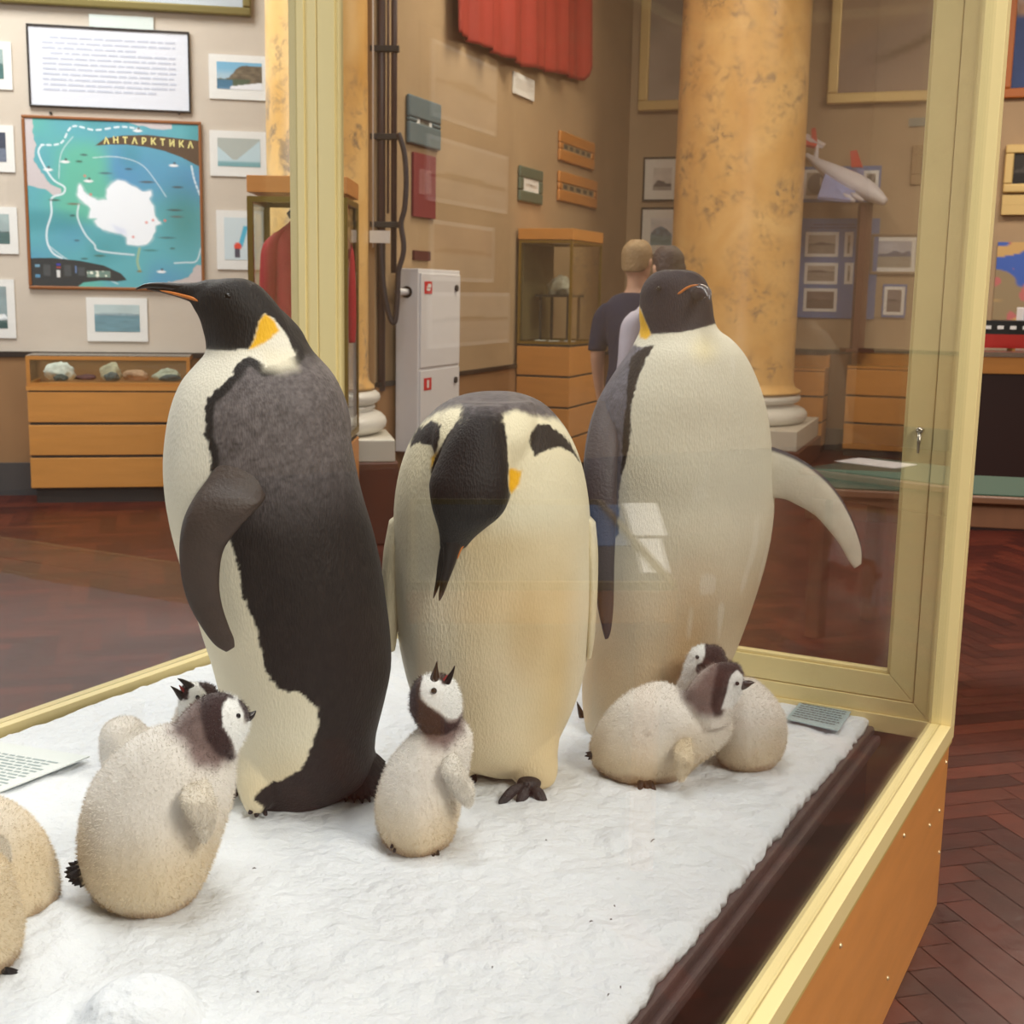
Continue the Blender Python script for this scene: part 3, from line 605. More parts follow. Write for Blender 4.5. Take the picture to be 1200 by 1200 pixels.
# crouching chick, head over the neighbour's back
z6=lambda pts: cz(pts,660,600,3.077); z8=lambda pts: cz(pts,780,740,6.667)
b=chick('cream downy chick crouching at right, leaning its grey head on its neighbour',765,905,
 [(803,762,786,.03,0),(812,740,800,.055,0),(824,722,835,.075,0),(838,709,856,.088,0),(856,697,858,.095,0),(872,692,846,.098,0),(888,693,824,.09,0),(903,704,806,.075,0),(915,724,788,.055,0),(924,742,770,.03,0)],
 [(777,842,862,.012,-.03),(780,833,867,.024,-.03),(788,822,871,.036,-.03),(799,812,872,.042,-.03),(811,804,869,.045,-.03),(823,801,863,.048,-.03),(834,804,858,.05,-.03),(846,812,856,.05,-.03)],
 z8([(420,230),(560,240),(620,340),(700,380),(640,450),(612,450),(605,380),(560,335),(520,360),(500,400),(480,480),(450,580),(440,630),(380,640),(350,560),(370,400)]),
 z8([(498,400),(520,360),(565,335),(606,380),(612,450),(640,460),(620,560),(520,620),(440,612),(478,490)]),
 grey=z8([(380,220),(280,330),(150,480),(130,540),(250,650),(420,650),(560,420),(520,230)]),head_yo=-.06,fur=24000,dsoft=.003,tint=1.05)
b.part('beak',b.path([(868,803,-.035,.012,.012),(874,802,-.04,.009,.009),(880,800,-.04,.005,.005),(884,800,-.04,.001,.001)]),M_bk)
b.eye(864,801,-.066,.0045)
cflip(b,[(793,866,812,864,-.095,.014),(790,880,812,880,-.115,.014),(790,895,811,894,-.12,.012),(793,907,806,906,-.118,.008),(796,916,800,916,-.116,.003)],(228,214,188))
foot(b,752,915,[(750,926),(760,928),(768,926)],-.05,w=.007); spikes(b,700,884,-.02,[(686,882,0),(685,886,-.01),(689,890,0)],.006)
# chick behind it
b=chick('round downy chick at right, seated behind the crouching one with its face turned left',878,893,
 [(798,862,886,.03,0),(808,852,897,.055,0),(824,846,911,.075,0),(842,840,920,.085,0),(862,836,922,.09,0),(880,838,918,.085,0),(894,846,907,.065,0),(904,860,892,.035,0)],
 [(757,820,838,.012,-.02),(760,812,845,.026,-.02),(768,806,850,.034,-.02),(780,802,853,.038,-.02),(792,799,852,.042,-.01),(804,792,868,.045,0),(818,792,880,.05,0),(835,815,890,.05,0)],
 z8([(310,90),(560,90),(560,330),(420,240),(330,290),(270,330),(240,300),(240,260),(290,210),(312,160),(300,125)]),
 z8([(300,125),(312,160),(290,210),(240,260),(240,300),(265,330),(150,420),(60,300),(200,80)]),
 head_yo=-.02,fur=20000,front=.05)
b.part('beak',b.path([(822,782,-.055,.010,.010),(820,781,-.068,.008,.008),(819,780,-.080,.004,.004),(819,779,-.085,.001,.001)]),M_bk)
b.eye(817,770,-.053,.0045)
# chick behind the big one at left, beak open to the upper left
b=chick('downy chick half hidden behind the large left chick, beak open upwards',190,905,
 [(845,134,158,.03,0),(851,124,168,.055,0),(862,118,180,.07,0),(878,117,228,.08,0),(895,120,240,.085,0),(912,128,240,.07,0),(926,145,225,.04,0)],
 [(801,220,245,.012,0),(805,214,252,.026,0),(814,211,256,.036,0),(826,209,257,.042,0),(840,204,256,.045,0),(856,198,252,.05,0),(872,190,248,.055,0)],
 z7([(780,110),(860,120),(1010,120),(1010,260),(930,250),(905,205),(870,180),(845,178),(832,200),(828,240),(790,240),(740,170)]),
 z7([(828,238),(832,202),(847,180),(872,180),(905,207),(925,250),(950,330),(790,330),(780,250)]),
 head_yo=-.03,fur=20000,front=.03,tanz=-.3,extra=[[(845,134,160,.04,-.0),(860,122,176,.05,0),(880,120,200,.06,0)]])
b.part('upper_beak',b.path([(224,806,-.008,.010,.010),(218,801,-.01,.007,.007),(213,797.5,-.01,.004,.004),(208,795,-.01,.0008,.0008)]),M_bk)
b.part('lower_beak',b.path([(218,820,-.008,.010,.010),(211,814,-.01,.008,.007),(205,808,-.01,.004,.004),(200,804,-.01,.0008,.0008)]),M_bk)
b.part('mouth',b.path([(222,814,-.01,.006,.008),(215,809,-.01,.004,.005),(210,803,-.01,.001,.002)]),MATS['mouth_red'])
b.eye(231.5,817,-.036,.0048)
# two at the left edge
b=chick('cream downy chick cut by the left edge, the farther of two there',0,1055,
 [(940,-14,6,.03,0),(950,-28,24,.055,0),(970,-45,46,.08,0),(1000,-58,63,.1,0),(1030,-62,70,.11,0),(1055,-55,64,.1,0),(1072,-38,42,.07,0),(1080,-20,20,.03,0)],
 [(890,-70,-45,.02,0),(898,-82,-32,.035,0),(915,-88,-24,.045,0),(935,-86,-12,.05,0),(955,-78,0,.05,0)],[(-100,870),(0,870),(-30,930),(-60,960),(-100,960)],None,fur=16000,tint=1.04,tanz=.2)
b.part('beak',b.path([(-84,912,0,.012,.012),(-95,910,0,.006,.006),(-102,908,0,.001,.001)]),M_bk)
cflip(b,[(-20,975,10,985,-.09,.012),(-14,990,13,1002,-.105,.010),(-8,1000,12,1010,-.11,.004)])
b=chick('tan downy chick cut by the left edge, nearest to the glass',-15,1120,
 [(1002,-28,-8,.03,0),(1012,-42,8,.05,0),(1035,-58,20,.07,0),(1065,-68,28,.085,0),(1095,-70,26,.085,0),(1120,-62,18,.07,0),(1138,-45,6,.05,0),(1146,-30,-8,.02,0)],
 [(950,-72,-52,.02,0),(958,-84,-40,.03,0),(975,-90,-32,.04,0),(995,-88,-20,.045,0),(1015,-75,-10,.045,0)],[(-100,930),(-20,930),(-40,990),(-60,1010),(-100,1010)],None,fur=16000,tint=1.0,tanz=.3)
b.part('beak',b.path([(-88,972,0,.012,.012),(-98,970,0,.006,.006),(-104,968,0,.001,.001)]),M_bk)
spikes(b,2,1136,-.06,[(34,1144,0),(30,1147,-.01),(22,1140,.01),(28,1141,0)],.006)
#==BACKGROUND==
# ------------------------------------------------------------------ room
def marble(name):
    m=bpy.data.materials.new(name); m.use_nodes=True; nt=m.node_tree; N=nt.nodes; L=nt.links; b=N['Principled BSDF']; b.inputs['Roughness'].default_value=.35
    tc=N.new('ShaderNodeTexCoord')
    n1=N.new('ShaderNodeTexNoise'); n1.inputs['Scale'].default_value=1.6; n1.inputs['Detail'].default_value=6; n1.inputs['Distortion'].default_value=.6
    r1=N.new('ShaderNodeValToRGB'); e=r1.color_ramp.elements; e[0].position=.3; e[0].color=(*lin((212,160,84)),1); e[1].position=.7; e[1].color=(*lin((244,204,138)),1)
    n2=N.new('ShaderNodeTexNoise'); n2.inputs['Scale'].default_value=9; n2.inputs['Detail'].default_value=10; n2.inputs['Roughness'].default_value=.8; n2.inputs['Distortion'].default_value=.5
    r2=N.new('ShaderNodeValToRGB'); f=r2.color_ramp.elements; f[0].position=.50; f[0].color=(0,0,0,1); f[1].position=.60; f[1].color=(1,1,1,1)
    mx=N.new('ShaderNodeMix'); mx.data_type='RGBA'; mx.inputs['B'].default_value=(*lin((128,112,96)),1)
    for n in (n1,n2): L.new(tc.outputs['Object'],n.inputs['Vector'])
    L.new(n1.outputs['Fac'],r1.inputs[0]); L.new(n2.outputs['Fac'],r2.inputs[0]); n3=N.new('ShaderNodeTexNoise'); n3.inputs['Scale'].default_value=2.3; n3.inputs['Detail'].default_value=2; L.new(tc.outputs['Object'],n3.inputs['Vector']); r3=N.new('ShaderNodeValToRGB'); r3.color_ramp.elements[0].position=.42; r3.color_ramp.elements[1].position=.62; L.new(n3.outputs['Fac'],r3.inputs[0]); mu=N.new('ShaderNodeMath'); mu.operation='MULTIPLY'; L.new(r2.outputs[0],mu.inputs[0]); L.new(r3.outputs[0],mu.inputs[1]); m2=N.new('ShaderNodeMath'); m2.operation='MULTIPLY'; m2.inputs[1].default_value=.85; L.new(mu.outputs[0],m2.inputs[0]); L.new(m2.outputs[0],mx.inputs['Factor']); L.new(r1.outputs[0],mx.inputs['A']); L.new(mx.outputs['Result'],b.inputs['Base Color'])
    return m
M_marble=marble('ochre_marble')
M_print=mat('print',attr=True,rough=.6)
M_floorm=mat('parquet',attr=True,rough=.34,var=.22,vscale=9,spec=.38,bump=.15,bscale=14,bstretch=(1,1,1))
M_basem=mat('column_white',(225,224,218),.35); M_brownp=mat('pedestal_brown',(98,52,36),.35,var=.15,vscale=4)
M_brass=mat('brass',(150,128,60),.35,.7); M_gold=mat('gold_frame',(214,186,124),.4,.3); M_baseb=mat('skirting_grey',(66,66,68),.5)
M_draw=mat('drawer_veneer',(204,142,72),.38,var=.08,vscale=3,bstretch=(1,1,7)); M_grap=mat('graphite',(52,48,46),.6)
class Wall:
    def __init__(s,p,az):
        s.p=Vector((p[0],p[1],0)); s.az=az; s.d=adir(az); s.n=Vector((s.d.y,-s.d.x,0))
        if s.n.dot(-s.p)<0: s.n=-s.n
    def st(s,x,y,out=0):
        q=onplane(x,y,s.p+s.n*out,s.az); return (q-s.p).dot(s.d),q.z
    def pt(s,a,z,out=0): return s.p+s.d*a+s.n*out+Vector((0,0,z))
    def rect(s,x0,y0,x1,y1,out=0):
        xm,ym=(x0+x1)/2,(y0+y1)/2
        a0=s.st(x0,ym,out)[0]; a1=s.st(x1,ym,out)[0]; z1=s.st(xm,y0,out)[1]; z0=s.st(xm,y1,out)[1]
        return a0,a1,z0,z1
    def box(s,mb,a0,a1,z0,z1,o0,o1): return mb.box(s.pt(a0,z0,o0),s.d*(a1-a0),Vector((0,0,z1-z0)),s.n*(o1-o0))
WL=Wall((-3.1,9.5),79); WS=Wall((1.152,13.91),20); WR=Wall((3.8,12.95),110)
CEIL=5.6
def wallobj(name,W,a0,a1,m,z0=0,z1=CEIL,th=.2,o=0):
    mb=MB(); W.box(mb,a0,a1,z0,z1,o,o-th); ob=mb.build(name,m); tag(ob,kind='structure'); return ob
DZ=WL.st(100,414)[1]; DZR=WR.st(1040,413)[1]
wallobj('wall_left',WL,-6.5,2.83,M_wallL); 
sS=WS.st(439,400)[0]
wallobj('wall_middle',WS,sS,.0,M_wallS,th=.28); wallobj('wall_right',WR,-2.82,5.2,mat('plaster_right',(176,152,122),.9,var=.08,vscale=2))
def low(name,W,a0,a1,zt,m,out,z0=0): mb=MB(); W.box(mb,a0,a1,z0,zt,0.001,out); return tag(mb.build(name,m),kind='structure')
low('trim_1',WL,-6.5,2.2,DZ-.03,M_dado,.02); low('trim_2',WL,-6.5,2.2,DZ+.01,M_dark,.035,DZ-.029); low('baseboard_left',WL,-6.5,2.2,.24,M_baseb,.05)
low('trim_3',WS,sS,-.05,.92,M_dado,.02); low('trim_4',WS,sS,-.05,.95,M_dark,.035,.921); low('baseboard_middle',WS,sS,-.05,.22,M_baseb,.05)
low('trim_5',WR,-2.75,5.2,DZR-.03,M_dado,.02); low('trim_6',WR,-2.75,5.2,DZR+.01,M_dark,.035,DZR-.029); low('baseboard_right',WR,-2.75,5.2,.22,M_baseb,.05)
E1=WL.pt(-6.5,0); E2=WR.pt(5.2,0)
# rest of the hall behind the camera
def plainwall(name,p,q,m,z0=0,z1=CEIL):
    p=Vector(p);q=Vector(q); d=(q-p).normalized(); n=Vector((d.y,-d.x,0)); mb=MB(); mb.box(p+Vector((0,0,z0)),q-p,Vector((0,0,z1-z0)),n*.2); return tag(mb.build(name,m),kind='structure')
c=[Vector((E1.x,E1.y,0)),Vector((-9.6,1,0)),Vector((-6,-6,0)),Vector((6,-6,0)),Vector((9.5,1,0)),Vector((E2.x,E2.y,0))]
M_wallB=mat('plaster_back',(150,128,104),.9)
for nm,i in (('wall_side',0),('wall_rear_left',1),('wall_back',2),('wall_rear_right',3),('wall_far_right',4)): plainwall(nm,c[i+1],c[i],M_wallB)
mb=MB(); mb.abox(-11,11,-7,16,CEIL,CEIL+.1); tag(mb.build('ceiling',mat('ceiling_white',(205,198,185),.9)),kind='structure')
# herringbone parquet
n_,W_=5,.094; bx=Vector((math.cos(R_(16)),math.sin(R_(16)),0)); by=Vector((-bx.y,bx.x,0)); vv=[];ff=[];cl=[]
pal=[L3(x) for x in ((72,26,16),(80,31,19),(62,21,14),(86,36,23),(67,24,15),(76,29,19))]
K=150
for k in range(-60,260):
    for m_ in range(-22,22):
        for o in (0,1):
            x0=k+2*n_*m_; y0=k+o; w,h=(n_,1) if o==0 else (1,n_)
            px=(x0+w/2-60)*W_; py=(y0+h/2-60)*W_; p=bx*px+by*py+Vector((0,3,0))
            if not(-7<p.x<7.5 and -1<p.y<14.6): continue
            if p.y<1.5 or abs(p.x)>.62*p.y+1.5: continue
            g=.014; col_=pal[random.randrange(6)]*random.uniform(.86,1.12)
            q=[(x0+g,y0+g),(x0+w-g,y0+g),(x0+w-g,y0+h-g),(x0+g,y0+h-g)]; i=len(vv)
            for a,b_ in q:
                p=bx*((a-60)*W_)+by*((b_-60)*W_)+Vector((0,3,0)); vv.append((p.x,p.y,.0)); cl.append(col_)
            ff.append((i,i+1,i+2,i+3))
i=len(vv)
for x,y in ((-11,-7),(11,-7),(11,16),(-11,16)): vv.append((x,y,-.0015)); cl.append(L3((52,22,16)))
ff.append((i,i+1,i+2,i+3))
fo=mkobj('floor',vv,ff,M_floorm,None,cols=np.array(cl)); tag(fo,kind='structure')

# ------------------------------------------------------------------ columns
def column(label,cx,cy,r,prof_z,az,square,zs):
    t=thing('column',label,'column',(cx,cy,0)); z0,z1,z2,z3,z4=zs   # brown block top, plinth top, torus2 top, torus1 top, shaft start
    mb=MB(); mb.lathe((cx,cy,0),[(r*1.13,z4),(r*1.12,z4+.02),(r*1.03,z4+.05),(r,z4+.10),(r,CEIL*.45),(r*.97,CEIL*.75),(r*.93,CEIL-.02)],64); mb.build('shaft',M_marble,t,True)
    p=[]
    def tor(za,zb,ra,k):
        for i in range(9):
            a=-PI/2+PI*i/8; p.append((ra-k+k*math.cos(a)*1.0+(0),(za+zb)/2+(zb-za)/2*math.sin(a)))
    tor(z1,z2,square*.97,.10); p.append((square*.80,z2+.015)); p.append((square*.80,z2+.03)); tor(z2+.035,z4,square*.88,.08)
    mb=MB(); mb.lathe((cx,cy,0),p,64); mb.build('base',M_basem,t,True)
    d=adir(az); e=Vector((d.y,-d.x,0)); 
    for nm,hh,za,zb,m in (('plinth',square,z0,z1,mat('plinth_stone',(205,200,188),.5)),('pedestal',square*1.04,0,z0-.001,M_brownp)):
        mb=MB(); mb.box(Vector((cx,cy,za))-d*hh-e*hh,d*2*hh,e*2*hh,(0,0,zb-za)); mb.build(nm,m,t,bevel=.008)
YC=8.12; q=at_y(374,430,YC); zz_=lambda y: at_y(430,y,YC-.35).z
column('yellow marble column with white base, behind the left corner post of the showcase',q.x,YC,.308,0,79,.436,(zz_(541),zz_(515),zz_(487),0,zz_(461)))
q=at_y(856,430,12.15); column('broad yellow marble column behind the right-hand adult penguin',q.x,12.15,.585,0,110,.75,(.20,.38,.53,0,.66))

# ------------------------------------------------------------------ pictures
def painted(name,parent,W,a0,a1,z0,z1,out,nu,nv,fn,m=None):
    u=np.linspace(0,1,nu+1); v=np.linspace(0,1,nv+1); Ug,Vg=np.meshgrid(u,v)
    C=np.clip(fn(Ug.ravel(),Vg.ravel()),0,1)
    p0=W.pt(a0,z1,out); X=W.d*(a1-a0)
    P=np.array(p0)[None,:]+np.outer(Ug.ravel(),np.array(X))+np.outer(Vg.ravel(),np.array([0,0,-(z1-z0)]))
    f=[(j*(nu+1)+i,(j+1)*(nu+1)+i,(j+1)*(nu+1)+i+1,j*(nu+1)+i+1) for j in range(nv) for i in range(nu)]
    if X.cross(Vector((0,0,-1))).dot(W.n)>0: f=[q[::-1] for q in f]
    return mkobj(name,P,f,m or M_print,parent,True,cols=C)
def n2(u,v,sx,sy,seed=0): return vn(np.stack([u*sx,v*sy,np.full(u.shape,seed*7.3)],1),1)
def land(sky,hill,ground,hz=.5,amp=.15,seed=1,f=4):
    sky,hill,ground=L3(sky),L3(hill),L3(ground)
    def fn(u,v):
        C=np.tile(sky,(len(u),1))*(1+.15*n2(u,v,3,5,seed))[:,None]
        h=hz-amp*(.5+.5*n2(u,u*0,f,1,seed))*np.sin(np.clip(u,0,1)*PI)**.5
        C=mix(C,hill*1.,(v>h).astype(float)); C=C*(1+(v>h)*.35*n2(u,v,14,18,seed))[:,None]
        C=mix(C,ground,sst(v,hz+.02,hz+.06)); C=C*(1+(v>hz)*.2*n2(u,v,6,30,seed+3))[:,None]; return C
    return fn
def hung(label,cat,W,px,frame,fw,mt=None,mw=0,fn=None,name='framed_picture',group=None,depth=.03,nu=36,nv=28,rect=None,split_border=None,glass=False):
    a0,a1,z0,z1=rect or W.rect(*px)
    c=W.pt((a0+a1)/2,z0,0); t=thing(name,label,cat,c,0,group)
    mb=MB(); W.box(mb,a0+fw*.5,a1-fw*.5,z0+fw*.5,z1-fw*.5,.003,depth*.6); mb.build('mount',mt or M_paper,t)
    if frame is not None:
        mb=MB()
        for (b0,b1,c0,c1) in ((a0,a1,z1-fw,z1),(a0,a1,z0,z0+fw),(a0,a0+fw,z0+fw,z1-fw),(a1-fw,a1,z0+fw,z1-fw)): W.box(mb,b0,b1,c0,c1,.002,depth)
        mb.build('frame',frame,t,bevel=min(.012,fw*.3))
    if fn:
        q=fw+mw; l,r,tp,bt=(q,q,q,q) if split_border is None else split_border
        painted('print',t,W,a0+l,a1-r,z0+bt,z1-tp,depth*.6+.002,nu,nv,fn)
    return t,(a0,a1,z0,z1)
def stripes(t,W,a0,a1,z0,z1,out,n,colr,ws=(.02,.09)):
    mb=MB(); 
    for i in range(n):
        zt=z1-(z1-z0)*(i+.2)/n; zb=zt-(z1-z0)/n*.38; a=a0+(.06 if i in(0,3) else 0)*(a1-a0)
        end=a1-(random.random()*.5*(a1-a0) if i in(2,n-1) else 0)
        while a<end-.01:
            w=min(random.uniform(*ws),end-a); mb.add([W.pt(a,zb,out),W.pt(a+w,zb,out),W.pt(a+w,zt,out),W.pt(a,zt,out)],[(0,1,2,3)]); a+=w+.012
    return mb.build('printed_text',mat('ink_'+str(colr[0]),colr,.7),t)
# left wall
M_thinblk=mat('black_frame',(36,32,32),.4); M_wood=mat('brown_frame',(140,84,40),.5)
t,(a0,a1,z0,z1)=hung('large white text panel in a thin black frame above the map','panel',WL,(33,33,223,129),M_thinblk,.014,mat('panel_white',(222,226,238),.3),name='text_panel')
stripes(t,WL,a0+.10,a1-.10,z0+.10,z1-.07,.0195,11,(188,194,212),(.03,.12))
hung('small pale plaque above the large text panel','plaque',WL,(105,19,180,38),None,.0,mat('plaque_pale',(205,216,214),.5),name='plaque')
hung('big gold-framed picture whose lower edge shows above the text panel','picture',WL,(-60,-160,293,11),mat('dark_gold',(120,108,60),.4,.3),.06,fn=land((200,205,210),(120,130,140),(180,190,200)),name='framed_painting',depth=.06)
AM=[(.29,.40),(.30,.385),(.32,.42),(.36,.455),(.40,.475),(.455,.465),(.455,.41),(.48,.375),(.52,.352),(.57,.36),(.62,.39),(.66,.415),(.71,.41),(.715,.43),(.70,.46),(.72,.50),(.73,.56),(.745,.59),(.76,.60),(.735,.62),(.72,.67),(.695,.72),(.67,.735),(.60,.74),(.565,.735),(.56,.69),(.53,.67),(.48,.665),(.40,.635),(.375,.60),(.39,.585),(.35,.58),(.355,.53),(.345,.505),(.30,.475),(.285,.44)]
SA=[(-.1,-.1),(.06,-.1),(.04,.08),(.06,.16),(.04,.24),(.07,.30),(.10,.345),(.13,.385),(.19,.41),(.19,.435),(.15,.45),(.10,.42),(.02,.40),(-.1,.4)]
def amap(u,v):
    C=mix(np.tile(L3((92,172,186)),(len(u),1)),L3((84,148,196)),sst(n2(u,v,4,3,1),-.3,.6)); C=mix(C,L3((98,186,166)),sst(n2(u,v,3,4,2),.1,.7)); C=mix(C,L3((56,140,150)),sst(n2(u,v,5,5,3),.1,.8)*.6)
    C=mix(C,L3((52,120,110)),sst(-np.hypot((u-.90)/.22,(v-.55)/.35)+1,0,1)*.6)
    wob=.006*n2(u,v,40,40,4); d=lambda P: psd(P,u,v)+wob
    C=mix(C,L3((205,196,200)),sst(d(SA),-.003,.003)); C=mix(C,L3((205,196,200)),sst(d([(.46,-.1),(.86,-.1),(.84,.03),(.78,.04),(.60,.01)]),-.003,.003)); C=mix(C,L3((200,190,190)),sst(d([(1.1,.84),(.97,.86),(.92,.93),(.80,.965),(.78,1.1),(1.1,1.1)]),-.003,.003))
    C=mix(C,L3((225,240,250)),sst(d(AM),-.02,.0)*.4); C=mix(C,L3((240,246,255)),sst(d(AM),-.003,.002)); C=mix(C,L3((205,215,245)),sst(psd([(.47,.61),(.56,.64),(.57,.69),(.50,.67)],u,v),-.01,.02)*.6)
    def curve(P,w,colr,al,dash=0):
        nonlocal C
        P=np.array(P); pts=np.array([cr(P,tt) for tt in np.linspace(0,len(P)-1,len(P)*10)]); dm=np.full(u.shape,9.)
        for i in range(len(pts)-1):
            if dash and (i//dash)%2: continue
            a,b=pts[i],pts[i+1]; e=b-a; tt=np.clip(((u-a[0])*e[0]+(v-a[1])*e[1])/((e**2).sum()+1e-9),0,1); dm=np.minimum(dm,np.hypot(u-a[0]-tt*e[0],v-a[1]-tt*e[1]))
        C=mix(C,L3(colr),sst(-dm,-w*1.6,-w*.5)*al)
    W=(235,245,255)
    curve([(.09,.155),(.20,.14),(.27,.04),(.40,.055),(.55,.03),(.66,.04)],.005,W,.9,2); curve([(.09,.155),(.07,.20),(.10,.28),(.15,.36),(.21,.40),(.20,.44),(.135,.47),(.13,.56),(.10,.66),(.10,.74),(.13,.80),(.18,.83)],.005,W,.85)
    curve([(.29,.50),(.28,.58),(.32,.68),(.37,.74),(.40,.78),(.60,.80)],.005,W,.7); curve([(.38,.22),(.52,.21),(.66,.25),(.75,.36),(.80,.44)],.003,W,.5); curve([(.27,.10),(.20,.20),(.18,.35)],.003,W,.5); curve([(.955,.25),(.97,.33),(1.0,.42)],.005,W,.8,2); curve([(1.0,.75),(.97,.83),(.90,.84),(.84,.845)],.004,W,.7)
    curve([(.635,.76),(.62,.84),(.635,.90)],.007,(170,190,140),.7); curve([(.10,.75),(.20,.83),(.30,.88),(.5,.98)],.004,W,.5)
    for (x,y,w,k) in ((.45,.31,.035,(60,90,110)),(.69,.355,.04,(70,60,50)),(.87,.38,.03,(60,50,45)),(.15,.48,.03,(50,60,50)),(.26,.50,.035,(120,100,80)),(.85,.52,.04,(60,60,60)),(.86,.56,.035,(90,90,90)),(.80,.69,.045,(60,100,110)),(.40,.81,.03,(60,90,70)),(.70,.77,.04,(60,120,120)),(.25,.57,.015,(40,60,70)),(.585,.28,.02,(50,70,90)),(.33,.205,.02,(60,70,80)),(.30,.245,.018,(50,60,40)),(.63,.90,.015,(120,100,50)),(.31,.83,.02,(50,90,90)),(.27,.72,.015,(60,90,110)),(.83,.755,.015,(60,100,100))):
        C=mix(C,L3(k),sst(-np.hypot((u-x)/w,(v-y)/.006),-1.6,-.5)*.8)
    for x,y in ((.22,.25),(.12,.30),(.35,.36),(.645,.05),(.85,.25),(.76,.90)):
        C=mix(C,L3((238,240,245)),sst(-np.hypot((u-x)/.026,(v-y)/.008),-1.4,-.6)); C=mix(C,L3((70,60,70)),sst(-np.hypot((u-x-.005)/.008,(v-y+.014)/.008),-1.4,-.6)*.8)
    for x,y in ((.36,.44),(.79,.585),(.60,.69),(.68,.60),(.72,.585),(.33,.33)): C=mix(C,L3((226,120,110)),sst(-np.hypot(u-x,v-y),-.012,-.004)*.8)
    sw=[(.395,.148),(.45,.105),(.55,.082),(.70,.072),(.85,.083),(1.05,.098),(1.05,.265),(.99,.245),(.90,.20),(.80,.165),(.70,.145),(.58,.135),(.48,.138)]
    C=mix(C,L3((86,66,48)),sst(psd(sw,u,v),-.002,.002)); sb=[(-.05,.835),(.12,.828),(.28,.842),(.42,.868),(.52,.915),(.555,.955),(.50,.965),(.40,.962),(.30,.975),(.20,1.05),(-.05,1.05)]
    w=sst(psd(sb,u,v),-.002,.002); C=mix(C,L3((44,50,54)),w)
    for (xa,ya,xb,yb,k) in ((.02,.87,.05,.885,(120,170,200)),(.02,.93,.05,.95,(90,150,190)),(.145,.86,.17,.875,(60,60,180)),(.145,.88,.17,.89,(190,70,70)),(.147,.90,.168,.945,(235,235,235)),(.255,.875,.262,.92,(110,140,190)),(.32,.90,.46,.942,(120,150,140)),(.07,.87,.11,.94,(74,80,84)),(.19,.87,.23,.94,(74,80,84)),(.27,.88,.31,.935,(74,80,84))):
        C=mix(C,L3(k),((u>xa)&(u<xb)&(v>ya)&(v<yb)).astype(float)*.85)
    C=mix(C,L3((235,240,225)),((u>.32)&(u<.46)&(v>.90)&(v<.942)&(n2(u,v,60,60,9)>.25)).astype(float)); return C
t,(a0,a1,z0,z1)=hung('square turquoise map of Antarctica with wooden frame','map',WL,(30,139,238,340),M_wood,.022,fn=amap,name='wall_map',nu=250,nv=250)
# title letters on the map
fx,fz=a1-a0-.044,z1-z0-.044
try:
    for i,ch in enumerate('АНТАРКТИКА'):
        u=.462+i*(.985-.462)/9.6; v=.112+(.012 if i>5 else 0)*(i-5)/4+(.006 if i==0 else 0)
        cu=bpy.data.curves.new('letter','FONT'); cu.body=ch; cu.size=.066; cu.align_x='CENTER'; cu.align_y='CENTER'; cu.offset=.0022
        o=bpy.data.objects.new('letter',cu); COL.objects.link(o); bpy.context.view_layer.update()
        me=bpy.data.meshes.new_from_object(o.evaluated_get(bpy.context.evaluated_depsgraph_get())); bpy.data.objects.remove(o); bpy.data.curves.remove(cu)
        p=WL.pt(a0+.022+u*fx,z1-.022-v*fz,.0215); V=[p+WL.d*(q.co.x*.85)+Vector((0,0,q.co.y*.95)) for q in me.vertices]; Fc=[tuple(pp.vertices) for pp in me.polygons]; bpy.data.meshes.remove(me)
        mkobj('title_letter',V,Fc,mat('letter_yellow',(238,228,150),.6),t)
except Exception as ex: print('text',ex)
for x in (60,210):
    s=MB(); aq,zq=WL.st(x,133); s.tube([WL.pt(aq,zq,.0),WL.pt(aq,zq,.03)],.01,8); s.build('hanger',M_thinblk,t)
ph='white-mounted photographs on the light wall'
def photo(label,px,fn,W=WL,g=ph,border=(.055,.055,.05,.07),fr=None): return hung(label,'photograph',W,px,fr,.004 if fr else 0.0,M_paper,0,fn,'mounted_photo',g,.02,split_border=border)
photo('white-mounted photo cut by the left edge, topmost of the column there',(-56,48,14,104),land((150,170,170),(90,120,120),(70,110,110)))
photo('white-mounted photo cut by the left edge, second from the top, beside the map',(-52,146,17,201),land((60,70,90),(50,60,80),(110,120,140),seed=4))
photo('white-mounted photo cut by the left edge, beside the lower part of the map',(-50,242,21,297),land((160,178,180),(90,110,112),(80,110,110),hz=.6,amp=.05,seed=5))
photo('tall white-mounted seascape photo at the left edge below the others',(-52,327,18,396),land((140,160,165),(225,230,235),(60,90,90),hz=.75,amp=.35,seed=6))
def coast(u,v):
    C=np.tile(L3((120,180,214)),(len(u),1)); C=mix(C,L3((190,205,215)),sst(v,.2,.55)*.6); h=.62-.5*sst(u,.15,.6); w=((v>h+.04*n2(u,u*0,12,1,5))&(v<.95-.2*u+.0*u)).astype(float); C=mix(C,L3((108,96,78)),w); C=C*(1+w*.55*n2(u,v,10,14,12))[:,None]; C=mix(C,L3((66,92,70)),((v>.62)&(u<.75-.4*(v-.62))&(v<.95)).astype(float)*.8); C=mix(C,L3((60,120,160)),((v>.66)&(u<.35)).astype(float)*.8); return mix(C,L3((232,234,240)),((v>.72+.25*(1-u))&(u>.3)).astype(float))
photo('white-mounted photo of a dark rocky coast, right of the text panel',(245,65,316,117),coast)
def bergv(u,v):
    C=np.tile(L3((176,184,180)),(len(u),1)); h=.82-np.abs(u-.4)*1.3; C=mix(C,L3((190,214,224)),(v>np.clip(h,.1,.75)).astype(float)); C=mix(C,L3((120,170,178)),sst(v,.78,.88)); return C
photo('white-mounted photo of a V-shaped iceberg, below the rocky coast one',(246,154,314,207),bergv)
